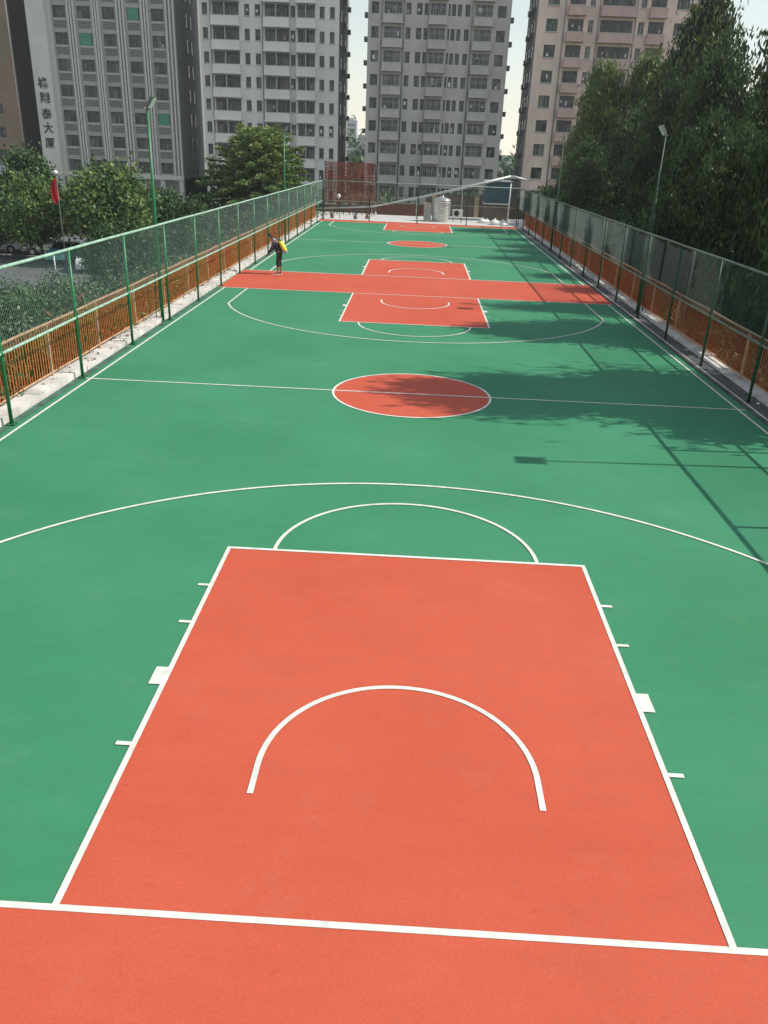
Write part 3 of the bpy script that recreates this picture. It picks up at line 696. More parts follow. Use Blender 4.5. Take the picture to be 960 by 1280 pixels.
# ------------------------------------------------------------------ apartment blocks
WM = {}
def window_mesh(w, h, n, style, bars, fr, var, transom=.68):
    key = (round(w, 2), round(h, 2), n, style, bars, fr.name, var)
    if key in WM: return WM[key]
    rr = random.Random(hash((key[0], key[1], n, var, bars)) if False else int(w * 1000) + int(h * 100) * 7 + n * 13 + var * 101)
    mb = MB(); t = .055
    mb.box(-w / 2, w / 2, -.05, .03, 0, t, 0); mb.box(-w / 2, w / 2, -.05, .03, h - t, h, 0)
    xs = [-w / 2 + w * k / n for k in range(n + 1)]
    for i, x in enumerate(xs):
        a = x if i == 0 else (x - t if i == n else x - t / 2); mb.box(a, a + t, -.045, .025, t, h - t, 0)
    for k in range(n):
        a, b = xs[k] + t / 2, xs[k + 1] - t / 2; zt = h * transom
        g0 = rr.choice([1, 1, 1, 1, 2, 2, 2, 3]); mb.face([(a, 0, t), (b, 0, t), (b, 0, zt), (a, 0, zt)], g0)
        g1 = rr.choice([1, 2, 1, g0]); mb.face([(a, .001, zt), (b, .001, zt), (b, .001, h - t), (a, .001, h - t)], g1)
        mb.box(a, b, -.035, .02, zt - .02, zt + .02, 0)
        if g0 != 3 and rr.random() < .45:
            c = a + (b - a) * rr.uniform(.1, .7); mb.box(c, min(b, c + (b - a) * rr.uniform(.15, .35)), -.012, -.004, t, zt * rr.uniform(.7, 1), 3)
    for q in range(rr.choice([0, 0, 1, 2, 3]) if bars else rr.choice([0, 0, 0, 1])):
        a = rr.uniform(-w / 2 + .1, w / 2 - .4); zz = rr.uniform(.1, h * .45); mb.box(a, a + rr.uniform(.12, .3), -.09, -.06, zz, zz + rr.uniform(.2, .55), rr.choice([4, 4, 3, 5]))
    if bars:
        step = .24; k = 0; x = -w / 2 + .08
        while x < w / 2 - .04:
            mb.box(x, x + .028, -bars - .02, -bars + .008, .03, h - .03, 0); x += step
        for zz in (.04, h * .5, h - .06): mb.box(-w / 2, w / 2, -bars - .024, -bars + .012, zz, zz + .03, 0)
        for x in (-w / 2, w / 2 - .03):
            for zz in (.04, h - .06): mb.box(x, x + .03, -bars, -.05, zz, zz + .03, 0)
    me = bpy.data.meshes.new('window'); me.from_pydata(mb.v, [], mb.f)
    for m in (fr, M['g0'], M['g1'], M['g2'], M['white'], M['beige']): me.materials.append(m)
    me.polygons.foreach_set('material_index', mb.m); me.update(); WM[key] = me
    return me
def sc_(k, x=None, z=None):
    if x is not None: return CAM.x + (x - CAM.x) * k
    return CAM.z + (z - CAM.z) * k
class Block:
    """block facing -Y; measured x/z at distance Y0 are carried to distance k*Y0"""
    def __init__(s, name, k, Y0, x0, x1, depth, label, wallm, sidem, top, cat='building', group='apartment blocks behind the courts'):
        s.k = k; s.y = CAM.y + (Y0 - CAM.y) * k; s.x0 = sc_(k, x=x0); s.x1 = sc_(k, x=x1); s.depth = depth; s.top = top
        s.wallm = wallm; s.root = thing(name, ((s.x0 + s.x1) / 2, s.y, GZ), label, cat, group); s.ox = (s.x0 + s.x1) / 2
        s.wall = MB(); s.cols = []; s.extra = []
        s.side = sidem
    def X(s, x): return sc_(s.k, x=x) - s.ox
    def Zr(s, z): return sc_(s.k, z=z) - GZ
    def finish(s, floors, cols, zb, nvis):
        """floors: list of sill-reference z (local). cols: dict(x0,x1,sill,head,...)"""
        x0, x1 = s.x0 - s.ox, s.x1 - s.ox; fh = abs(floors[1] - floors[0]); H = s.top - GZ; T = .32
        wb = s.wall
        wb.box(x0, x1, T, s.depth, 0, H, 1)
        wb.box(x0, x1, 0, T, floors[-1] + fh * .5 + .0, H, 0) if floors[-1] + fh * .5 < H else None
        segs = []; cur = x0
        for c in cols:
            a, b = s.X(c['x0']), s.X(c['x1']); segs.append((cur, a, None)); segs.append((a, b, c)); cur = b
        segs.append((cur, x1, None))
        zlow = floors[0] - fh * .5
        if zb < zlow: wb.box(x0, x1, 0, T, zb, zlow, 0)
        for (a, b, c) in segs:
            if b - a < .01: continue
            if c is None: wb.box(a, b, 0, T, zlow, floors[-1] + fh * .5, 0); continue
            for i, f in enumerate(floors):
                lo, hi = f - fh * .5, f + fh * .5; s0, s1 = f + c['sill'], f + c['head']
                wb.box(a, b, 0, T, lo, s0, 0); wb.box(a, b, 0, T, s1, hi, 0)
        cnt = 0; stuff = MB()
        order = sorted(range(len(floors)), key=lambda i: i)
        for i in order:
            f = floors[i]
            for ci, c in enumerate(cols):
                a, b = s.X(c['x0']), s.X(c['x1']); ww = b - a - .01; hh = c['head'] - c['sill'] - .01
                var = (i * 7 + ci * 3 + int(ww * 10)) % 11
                me = window_mesh(ww, hh, c.get('n', 2), 0, c.get('bars', 0), c.get('frame', M['frame']), var)
                if c.get('hide') and i in c['hide']: continue
                o = None
                if i < nvis:
                    nm = 'window'
                    yy = .16
                    o = place(nm, me, s.root, ((a + b) / 2, yy, f + c['sill'] + .005)); cnt += 1
                else:
                    off = len(stuff.v)
                    for v in me.vertices: stuff.v.append((v.co.x + (a + b) / 2, v.co.y + .16, v.co.z + f + c['sill'] + .005))
                    for p in me.polygons: stuff.f.append(tuple(off + q for q in p.vertices)); stuff.m.append(p.material_index); stuff.sm.append(False)
                if c.get('parapet'):
                    ph, pd = c['parapet']; mb = MB() if i < nvis else None
                    tgt = mb or wb
                    pa, pb = s.X(c.get('px0', c['x0'])) - .12, s.X(c.get('px1', c['x1'])) + .12; zt = f + c['sill'] - .03
                    # front, two cheeks and slab with a projecting lip
                    tgt.box(pa, pb, -pd, -pd + .12, zt - ph, zt, 0); tgt.box(pa, pa + .12, -pd + .12, -.004, zt - ph, zt, 0); tgt.box(pb - .12, pb, -pd + .12, -.004, zt - ph, zt, 0)
                    tgt.box(pa - .08, pb + .08, -pd - .10, -.006, zt - ph - .16, zt - ph - .001, 2 if c.get('lip', 0) else 0)
                    tgt.box(pa - .02, pb + .02, -pd - .03, -pd + .14, zt + .001, zt + .05, 2)
                    if c.get('rail'):
                        q = pa + .1
                        while q < pb - .05: tgt.box(q, q + .03, -pd + .04, -pd + .07, zt + .05, f + c['head'] - .1, 3); q += .42
                        tgt.box(pa, pb, -pd + .03, -pd + .08, f + c['head'] - .1, f + c['head'] - .05, 3)
                        tgt.box((pa + pb) / 2 - .05, (pa + pb) / 2 + .05, -pd + .02, -pd + .10, zt + .05, f + c['head'] - .1, 2)
                    if mb: mb.build('balcony', [c.get('pmat', s.wallm), s.side, M['trim'], M['frame']], s.root)
                elif c.get('ledge', 1) and i < nvis and o is not None:
                    mb = MB(); mb.box(-ww / 2 - .08, ww / 2 + .08, -.30, -.17, -.10, -.006); mb.build('sill', M['trim'], o)
        s.wall.build('wall', [s.wallm, s.side, M['trim'], M['frame']], s.root)
        if stuff.f:
            o = stuff.build('window', [M['frame'], M['g0'], M['g1'], M['g2'], M['white'], M['beige']], s.root); o['kind'] = 'stuff'
        mb = MB(); mb.box(x0 - .3, x1 + .3, -.3, s.depth + .3, H + .002, H + .5); mb.box(x0, x1, 0, .25, H + .5, H + 1.3); mb.box(x0 + 2, x0 + 7, 4, 9, H + .5, H + 3.2)
        mb.build('roof', M['trim'], s.root)
    def side_windows(s, sgn, zs, ys, w, h):
        x = (s.x1 if sgn > 0 else s.x0) - s.ox
        for z in zs:
            for y in ys:
                mb = MB(); a = x + sgn * .01; b = x + sgn * .06
                mb.box(min(a, b), max(a, b), y - w / 2, y + w / 2, z, z + h, 1)
                c = x + sgn * .09
                mb.box(min(a, c), max(a, c), y - w / 2 - .06, y - w / 2, z - .06, z + h + .06, 0); mb.box(min(a, c), max(a, c), y + w / 2, y + w / 2 + .06, z - .06, z + h + .06, 0)
                mb.box(min(a, c), max(a, c), y - w / 2, y + w / 2, z + h * .6, z + h * .6 + .05, 0)
                mb.build('window', [M['frame'], M['g0']], s.root)
    def ac_units(s, sgn, zs, ys, pd=.75):
        x = (s.x1 if sgn > 0 else s.x0) - s.ox
        for z in zs:
            for y in ys:
                mb = MB(); a, b = sorted((x + sgn * .12, x + sgn * (.12 + .42))); mb.box(a, b, y - .4, y + .4, z, z + .55, 0)
                a, b = sorted((x, x + sgn * .55)); mb.box(a, b, y - .38, y - .34, z - .05, z - .004, 1); mb.box(a, b, y + .34, y + .38, z - .05, z - .004, 1)
                mb.build('air_conditioner', [M['g1'], M['black']], s.root)
    def pipes(s, xs, r=.07):
        for x in xs:
            mb = MB(); mb.tube((s.X(x), -.1, .3), (s.X(x), -.1, s.top - GZ), r, n=6); mb.build('drainpipe', M['frame'], s.root)
def floors_from(zc_top, spacing, n_down, n_up): return [zc_top - spacing * i for i in range(n_down, 0, -1)] + [zc_top + spacing * i for i in range(0, n_up)]

# whitish block (left of centre)
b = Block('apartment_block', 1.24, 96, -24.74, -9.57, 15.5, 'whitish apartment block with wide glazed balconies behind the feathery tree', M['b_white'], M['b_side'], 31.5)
k = b.k
fl = [b.Zr(2.31 - 2.298 + i * 2.298) for i in range(0, 12)]
sm = dict(sill=-.62, head=.72, n=2)
bal = dict(sill=-.72, head=.86, n=4, parapet=(1.0, .85), rail=1, bars=0)
b.finish(fl, [dict(x0=-24.42, x1=-23.85, **sm), dict(x0=-23.3, x1=-20.45, **bal), dict(x0=-19.85, x1=-19.29, **sm), dict(x0=-18.7, x1=-18.11, **sm),
              dict(x0=-17.62, x1=-15.02, **bal), dict(x0=-14.84, x1=-14.3, **sm), dict(x0=-14.05, x1=-12.2, **{**bal, 'n': 3}),
              dict(x0=-11.69, x1=-11.15, **sm), dict(x0=-10.57, x1=-10.05, **sm)], 0, 10)
b.side_windows(1, [f - .6 for f in fl[:10]], [3, 9], 1.3, 1.4)
b.ac_units(1, [f - .9 for f in fl[1:10]], [6.0, 12.5]); b.pipes([-15.0, -23.55, -17.9])
# warm grey block (centre)
b = Block('apartment_block', 1.18, 100, -6.73, 9.13, 15, 'warm grey apartment block with barred windows in the middle behind the far terrace', M['b_grey'], M['b_side'], 32)
fl = [b.Zr(3.08 - 2.363 + i * 2.363) for i in range(0, 12)]
sm = dict(sill=-.62, head=.72, n=2, ledge=0); cage = dict(sill=-.66, head=.84, n=3, parapet=(.85, .7), rail=0, bars=.45, frame=M['framel'])
b.finish(fl, [dict(x0=-6.35, x1=-5.5, **sm), dict(x0=-4.94, x1=-2.93, **cage), dict(x0=-2.49, x1=-1.93, **sm), dict(x0=-1.32, x1=-.70, **sm), dict(x0=-.48, x1=-.02, **{**sm, 'n': 1}),
              dict(x0=.18, x1=1.94, **cage), dict(x0=2.18, x1=2.42, **{**sm, 'n': 1}), dict(x0=2.55, x1=3.02, **sm), dict(x0=3.2, x1=3.66, **sm), dict(x0=4.05, x1=4.59, **sm),
              dict(x0=5.13, x1=7.07, **cage), dict(x0=7.63, x1=8.6, **sm)], 0, 10)
b.ac_units(-1, [f - .9 for f in fl[1:10]], [1.6]); b.ac_units(1, [f - .9 for f in fl[1:10]], [1.6]); b.pipes([-5.2, .08, 4.85, -2.7])
# pink block (right)
b = Block('apartment_block', 1.28, 90, 10.91, 28.5, 11, 'pinkish apartment block with green window frames behind the right-hand trees', M['b_pink'], M['b_side'], 33)
fl = [b.Zr(3.54 - 2.283 + i * 2.283) for i in range(0, 12)]
gw = dict(sill=-.62, head=.80, n=2, frame=M['framel']); gg = dict(sill=-.62, head=.80, n=2, frame=M['frameg'])
pb = dict(sill=-.60, head=.86, n=3, parapet=(.95, .8), rail=0, bars=.3, pmat=M['b_pinkband'], lip=0)
b.finish(fl, [dict(x0=11.81, x1=12.95, **gg), dict(x0=13.98, x1=15.51, **pb), dict(x0=15.99, x1=16.52, **gw), dict(x0=17.2, x1=20.4, **{**pb, 'n': 4}), dict(x0=20.97, x1=21.57, **gw),
              dict(x0=21.97, x1=23.49, **pb), dict(x0=24.51, x1=25.72, **gg), dict(x0=26.5, x1=27.4, **gw)], 0, 10)
b.side_windows(-1, [f - .6 for f in fl[:10]], [2.2, 5.2, 8.4], 1.2, 1.4); b.ac_units(-1, [f - 1.0 for f in fl[1:10]], [3.8, 7.0]); b.pipes([17.0, 20.65, 13.6])
# dark office tower with fins
b = Block('office_tower', 1.42, 85, -38.68, -24.45, 16, 'olive grey office tower with a lettered stone pillar and rows of square windows', M['b_dark'], M['b_side'], 36, group='office and apartment towers on the left')
fl = [b.Zr(2.52 + i * 2.265) for i in range(0, 11)]
wx = [(-36.32, -35.05), (-33.95, -32.63), (-31.51, -30.25), (-29.08, -27.84), (-26.73, -25.48)]
b.finish(fl, [dict(x0=a, x1=c, sill=-.55, head=.95, n=3, ledge=0) for a, c in wx], b.Zr(1.95), 9)
fin = MB(); zb = b.Zr(1.97); H = b.top - GZ
for a, c in [(-36.85, -36.5), (-34.75, -34.2), (-32.3, -31.8), (-29.95, -29.35), (-27.55, -27.0), (-25.2, -24.5)]:
    for q in (0, .5, 1):
        xx = b.X(a + (c - a) * q); o = MB(); o.box(xx - .11, xx + .11, -.42, -.003, zb, H); o.build('fin', M['b_darkline'], b.root)
for i, f in enumerate(fl[:9]):
    for j, (a, c) in enumerate(wx):
        o = MB(); o.box(b.X(a) - .05, b.X(c) + .05, -.09, -.003, f - .78, f - .68, 1); o.box(b.X(a) + .05, b.X(c) - .05, -.05, -.002, f - 1.7, f - .785, 0)
        for q in range(4): o.box(b.X(a) + .08, b.X(c) - .08, -.08, -.052, f - 1.62 + q * .21, f - 1.56 + q * .21, 2)
        o.build('sill_panel', [M['b_side'], M['b_darkline'], M['g1']], b.root)
        if (i, j) in ((2, 4), (6, 3), (5, 1)):
            o = MB(); o.box(b.X(a) + .1, b.X(c) - .15, .02, .06, f - .5, f + .9); o.build('awning', M['green_pane'], b.root)
o = MB(); o.box(b.X(-38.68) - .02, b.X(-36.88), -.9, -.003, 0, H); o.build('pillar', M['b_pillar'], b.root)
o = MB(); o.box(b.X(-36.84), b.X(-24.45), .6, 14, .02, zb - .3); o.build('ground_floor', M['dark'], b.root)
for q in range(7):
    xx = b.X(-36.4 + q * 1.95); o = MB(); o.box(xx - .3, xx + .3, -.2, .35, 0, zb - .01); o.build('column', M['b_pillar'], b.root)
o = MB(); o.box(b.X(-36.86), b.X(-24.45) + .1, -.5, -.43, zb - .55, zb + .02); o.build('fascia', M['b_darkline'], b.root)
b.side_windows(1, [f - .5 for f in fl[:9]], [6.0, 8.4], .7, 1.7)
# the five characters down the pillar (built-in text, filled and extruded)
for ch, zc in zip('格翔泰大厦', (10.05, 8.72, 7.28, 6.0, 4.61)):
    cu = bpy.data.curves.new('character', 'FONT'); cu.body = ch; cu.size = 1.45; cu.extrude = .04; cu.align_x = 'CENTER'; cu.align_y = 'CENTER'; cu.offset = .018
    to = bpy.data.objects.new('character', cu); C.objects.link(to)
    dg = bpy.context.evaluated_depsgraph_get(); me = bpy.data.meshes.new_from_object(to.evaluated_get(dg)); bpy.data.objects.remove(to)
    me.materials.clear(); me.materials.append(M['lettering'])
    if len(me.vertices):
        zs_ = [v.co.y for v in me.vertices]; xs_ = [v.co.x for v in me.vertices]; cxm = (min(xs_) + max(xs_)) / 2; cym = (min(zs_) + max(zs_)) / 2
        for v in me.vertices: v.co.x -= cxm; v.co.y -= cym
    o = place('character', me, b.root, (b.X(-37.80), -.95, b.Zr(zc))); o.rotation_euler = (R(90), 0, 0)
# ochre tower at the left edge
b = Block('apartment_tower', 1.65, 75, -46.5, -36.15, 14, 'ochre apartment tower with a shaded side wall at the left edge of the photo', M['b_orange'], M['b_sideb'], 38, group='office and apartment towers on the left')
fl = [b.Zr(3.45 + i * 1.90) for i in range(0, 10)]
b.finish(fl, [dict(x0=-44.0, x1=-42.8, sill=-.7, head=.8, n=2), dict(x0=-41.6, x1=-40.4, sill=-.7, head=.8, n=2), dict(x0=-39.2, x1=-37.75, sill=-.7, head=.8, n=3, bars=.2)], 0, 9)
o = MB(); o.box(b.X(-47.5), b.X(-36.15), -3.0, -.01, b.Zr(1.9), b.Zr(2.7)); o.box(b.X(-47.5), b.X(-36.15), -3.1, -.01, b.Zr(2.2), b.Zr(2.3), 0); o.build('canopy', M['trim'], b.root)
o = MB(); o.tube((b.X(-36.2), -.12, 8), (b.X(-36.2), -.12, b.top - GZ), .10, n=6); o.build('corner_trim', M['white'], b.root)

# ------------------------------------------------------------------ things on the far terrace
def lattice():
    root = thing('rusty_lattice', (-6.0, 70, 0), 'tall rust red lattice frame behind the left corner of the end fence', 'lattice frame')
    rr = random.Random(8)
    mb = MB()
    for k in range(9): x = -2.15 + 4.3 * k / 8; mb.box(x - .04, x + .04, .06, .14, 0, 4.2 - .05 * (k % 3))
    mb.build('uprights', M['rust'], root)
    mb = MB()
    for k in range(31):
        zz = .9 + k * .106; x0 = -2.15 + rr.uniform(-.12, .1); x1 = 2.12 + rr.uniform(-.15, .12); dz = rr.uniform(-.02, .02)
        mb.hexa([(x0, -.02, zz), (x1, -.02, zz + dz), (x1, .04, zz + dz), (x0, .04, zz), (x0, -.02, zz + .072), (x1, -.02, zz + dz + .072), (x1, .04, zz + dz + .072), (x0, .04, zz + .072)])
    mb.build('slats', M['rust'], root)
    mb = MB()
    for k in range(17):
        x = -2.05 + k * .25 + rr.uniform(-.05, .05); mb.box(x, x + .04, -.06, -.025, 1.2 + rr.random() * 1.2, 2.4 + rr.random() * 1.6)
    mb.build('short_bars', mat('red_rust', (.22, .065, .035), .85, var=.3, scale=3), root)
    mb = MB()
    for sx in (-1.9, 0, 1.9): mb.tube((sx, .1, 3.4), (sx, 1.9, .05), .035, n=6)
    mb.build('brace', M['rust'], root)
lattice()
# pale pipe rising to the right
root = thing('sloping_pipe', (0, 68.6, 0), 'long pale pipe sloping up to the right behind the steel water tank', 'pipe')
mb = MB(); mb.path([(-9.0, 0, .45), (-4.0, 0, .78), (-.2, 0, 1.62), (3.6, 0, 2.55), (7.5, 0, 3.58)], [.05, .07, .09, .115, .13], 10); mb.build('pipe', M['galv'], root)
mb = MB(); mb.path([(7.45, 0, 3.58), (7.9, 0, 3.55), (8.8, 0, 3.36)], [.125, .115, .085], 10); mb.build('elbow', M['galv'], root)
mb = MB()
for x, zt in ((-4, .7), (-.2, 1.5), (3.6, 2.4)): mb = MB(); mb.tube((x, .05, 0), (x, .05, zt), .035, n=6); mb.build('support', M['galv'], root)
pass
# booth
root = thing('teal_booth', (6.6, 69.6, 0), 'small dark teal booth under the high end of the sloping pipe', 'booth')
mb = MB(); mb.box(-1.0, 1.0, 0, 2.0, 1.42, 3.12); 
for q in range(9): x = -.98 + q * .24; mb.box(x, x + .03, -.02, 0.0, 1.5, 3.1)
mb.build('wall', M['teal'], root)
mb = MB(); mb.box(-1.0, 1.0, 0.02, 2.0, 0, 1.34); mb.build('base', M['brownwall'], root)
mb = MB(); mb.box(-1.1, 1.1, -.25, 2.0, 1.345, 1.415); mb.build('ledge', M['white'], root)
mb = MB(); mb.tube((1.06, -.1, .02), (1.06, -.1, 3.2), .055, n=8); mb.build('corner_pipe', M['white'], root)
mb = MB(); mb.box(-1.15, 1.2, -.3, 2.1, 3.125, 3.2); mb.build('roof', M['galv'], root)
# tank
root = thing('water_tank', (1.85, 66.3, 0), 'ribbed stainless steel water tank on the far terrace', 'water tank')
mb = MB(); prof = [(.0, .12), (.70, .12)]
for k in range(9):
    z0 = .14 + k * .175; prof += [(.72, z0), (.745, z0 + .03), (.745, z0 + .13), (.72, z0 + .16)]
prof += [(.70, 1.72), (.45, 1.84), (.18, 1.90), (.0, 1.91)]; mb.lathe(prof, n=32); mb.build('tank', M['steel'], root)
mb = MB(); mb.lathe([(.0, 1.90), (.17, 1.90), (.17, 1.98), (.0, 2.0)], n=16); mb.build('lid', M['steel'], root)
mb = MB(); mb.lathe([(.0, .01), (.78, .01), (.78, .12), (.0, .12)], n=24); mb.build('plinth', M['concrete'], root)
root = thing('equipment_cabinet', (.72, 66.5, 0), 'pale metal cabinet left of the steel water tank', 'cabinet')
mb = MB(); mb.box(-.3, .3, -.2, .3, .08, 1.38); mb.build('body', M['beige'], root)
mb = MB(); mb.box(-.27, -.01, -.225, -.203, .14, 1.32); mb.box(.01, .27, -.225, -.203, .14, 1.32); mb.build('door', M['galv'], root)
mb = MB(); mb.box(-.28, -.2, -.1, .2, .0, .078); mb.box(.2, .28, -.1, .2, .0, .078); mb.build('foot', M['black'], root)
root = thing('air_conditioner', (3.2, 66.4, 0), 'white outdoor air conditioner unit right of the steel water tank', 'air conditioner')
mb = MB(); mb.box(-.42, .42, -.16, .18, .38, .98); mb.build('casing', M['white'], root)
mb = MB(); mb.path([(-.1, -.185, .68), (-.1, -.163, .68)], [.22, .22], 20); mb.build('fan_grille', M['black'], root)
mb = MB(); 
for x in (-.36, .32): mb.box(x, x + .04, -.14, .16, 0, .378)
mb.build('stand', M['black'], root)
# low walls behind terrace
def wall_thing(x0, x1, y, h, m, label, post=None):
    root = thing('low_wall', ((x0 + x1) / 2, y, 0), label, 'wall')
    w2 = (x1 - x0) / 2; mb = MB(); mb.box(-w2, w2, 0, .24, .0, h); mb.build('wall', m, root)
    mb = MB(); mb.box(-w2 - .03, w2 + .03, -.04, .28, h + .002, h + .07); mb.build('coping', M['dconcrete'], root)
    return root
wall_thing(-8.9, -3.9, 72.2, .55, M['brownwall'], 'low dark wall below the rusty lattice')
w1 = wall_thing(-3.7, .45, 71.4, .95, M['brick'], 'low red-brown wall between the lattice and the water tank')
mb = MB()
for k in range(26): x = -2.0 + k * .158; mb.box(x, x + .035, -.07, -.03, .1, .9)
mb.build('bars', M['rust'], w1)
w2_ = wall_thing(.6, 11.5, 73.0, 1.75, M['brownwall'], 'long brown wall at the back of the far terrace, right of the water tank')
mb = MB(); mb.box(-1.1, -.7, -.12, -.003, 0, 1.75); mb.build('pier', M['beige'], w2_)
mb = MB(); mb.box(-4.9, -4.5, -.12, -.003, 0, 1.75); mb.build('pier', M['beige'], w2_)
# stake lamp with white head, near left corner
root = thing('white_headed_stake', (-6.35, 64.7, 0), 'thin dark stake with a round white head in the far left corner', 'stake')
mb = MB(); mb.path([(0, 0, 0), (-.02, 0, .7), (-.1, 0, 1.55)], [.025, .02, .018], 6); mb.build('stick', M['black'], root)
mb = MB(); mb.lathe([(0, 1.52), (.09, 1.55), (.15, 1.66), (.14, 1.78), (.07, 1.86), (0, 1.87)], -.1, 0, 14); mb.build('head', M['white'], root)
# bare potted shrubs
def bare(x, y, seed, label):
    root = thing('bare_shrub', (x, y, 0), label, 'shrub', 'bare shrubs on the far terrace'); rr = random.Random(seed); mb = MB()
    for k in range(16):
        a = rr.random() * 6.28; L_ = rr.uniform(.4, .8); p = Vector((0, 0, .18)); pts = [p]
        for q in range(3): p = p + Vector((math.cos(a) * L_ * .22, math.sin(a) * L_ * .22, L_ * .32)) + Vector((rr.uniform(-.06, .06),) * 3); pts.append(p)
        mb.path(pts, [.014, .011, .008, .004], 4, cap=False)
    mb.build('twigs', M['black'], root)
    mb = MB(); mb.lathe([(0, 0), (.12, 0), (.17, .22), (.15, .22), (.13, .17), (0, .17)], n=14); mb.build('pot', M['brick'], root)
bare(-5.1, 64.9, 1, 'bare dark shrub in a pot, right of the white-headed stake'); bare(-7.0, 65.0, 2, 'bare dark shrub in a pot in the far left corner of the terrace'); bare(-4.2, 65.8, 4, 'bare dark shrub in a pot next to the end fence post')
# sacks and rubble in right corner
rr = random.Random(12)
for i, (x, y, s, lab) in enumerate([(6.2, 65.4, 1.2, 'large white sack at the far right corner of the terrace'), (5.3, 66.8, 1.0, 'white sack left of the large one'), (7.0, 66.4, .9, 'white sack against the booth'), (6.9, 64.6, .7, 'small white sack nearest the end fence'), (5.7, 67.2, .8, 'white sack behind the others')]):
    root = thing('white_sack', (x, y, 0), lab, 'sack', 'white sacks in the far right corner', rr.random() * 3)
    mb = MB(); prof = [(0, 0), (.3, .0), (.36, .1), (.34, .24), (.24, .36), (.07, .42), (.06, .46), (.09, .52), (0, .5)]
    n = 16; base = 0
    for r_, z_ in prof:
        for q in range(n):
            t = 6.2832 * q / n; rrr = r_ * (1 + .12 * math.sin(3 * t + i) + rr.uniform(-.06, .06)); mb.v.append((rrr * 1.25 * math.cos(t) * s, rrr * math.sin(t) * s, z_ * s * .8))
    for a in range(len(prof) - 1):
        for q in range(n): mb.f.append((a * n + q, a * n + (q + 1) % n, (a + 1) * n + (q + 1) % n, (a + 1) * n + q)); mb.m.append(0); mb.sm.append(True)
    mb.build('bag', M['white'], root)
# black bin at right fence
root = thing('black_bin', (8.95, 36.2, -.30), 'tall black bin behind the right fence', 'bin')
mb = MB(); mb.hexa([(-.26, -.3, 0.08), (.26, -.3, 0.08), (.26, .3, 0.08), (-.26, .3, 0.08), (-.32, -.36, 1.75), (.32, -.36, 1.75), (.32, .36, 1.75), (-.32, .36, 1.75)]); mb.build('body', M['black'], root)
mb = MB(); mb.hexa([(-.35, -.4, 1.755), (.35, -.4, 1.755), (.35, .4, 1.755), (-.35, .4, 1.755), (-.3, -.34, 1.86), (.3, -.34, 1.86), (.3, .34, 1.86), (-.3, .34, 1.86)]); mb.build('lid', M['black'], root)
for y in (-.25, .25):
    mb = MB(); mb.path([(-.2, y, .1), (-.2, y + .06, .1)], [.1, .1], 12); mb.build('wheel', M['tyre'], root)
# grey sheet hoarding behind right fence
root = thing('sheet_hoarding', (10.3, 44, -.35), 'grey sheet hoarding showing through the right fence', 'hoarding')
for (a, b_) in [(-16, -12.6), (-12.4, -7.4), (-7.2, -2.6), (.2, 5.0), (5.2, 9.6), (9.8, 14.5), (16, 19.4)]:
    mb = MB(); n = int((b_ - a) / .3); dx = rnd.uniform(-.05, .05)
    for q in range(n):
        y0 = a + (b_ - a) * q / n; y1 = a + (b_ - a) * (q + 1) / n; o_ = .008 * (q % 2)
        mb.box(dx + o_, dx + o_ + .02, y0, y1, .0, 2.35 + .02 * (q % 3))
    mb.build('sheet', M['greysheet'], root)
mb = MB()
for y in (-16, -12.5, -7.3, -2.5, .1, 5.1, 9.7, 14.6, 16, 19.4): mb.box(.08, .16, y - .04, y + .04, 0, 2.45)
mb.build('posts', M['galv'], root)

# ------------------------------------------------------------------ flag
root = thing('flag_pole', (-20.9, 45, GZ), 'slim silver flag pole with a limp red flag among the left trees', 'flag pole')
mb = MB(); mb.path([(0, 0, 0), (0, 0, 3.5), (0, 0, 7.15)], [.038, .03, .02], 8); mb.build('pole', M['lamp_grey'], root)
mb = MB(); mb.lathe([(0, 7.14), (.09, 7.16), (.14, 7.26), (.10, 7.36), (0, 7.4)], n=12); mb.build('finial', M['white'], root)
mb = MB(); n = 14; mz = 12
for j in range(mz + 1):
    t = j / mz; zz = 7.02 - 1.5 * t; wdt = .13 + .40 * math.sin(math.pi * min(1, t * .8 + .08)) 
    for i in range(n + 1):
        s = i / n; mb.v.append((.03 - wdt * s * 1.15, .11 * math.sin(s * 13 + t * 2) * (.4 + s), zz - .22 * s * (1 + t)))
for j in range(mz):
    for i in range(n): a = j * (n + 1) + i; mb.f.append((a, a + 1, a + n + 2, a + n + 1)); mb.m.append(0); mb.sm.append(True)
mb.v = [(x * .82 + .005, y * .82, 7.02 + (z_ - 7.02) * .8) for x, y, z_ in mb.v]; fo = mb.build('flag', M['redcloth'], root); md = fo.modifiers.new('thick', 'SOLIDIFY'); md.thickness = .01

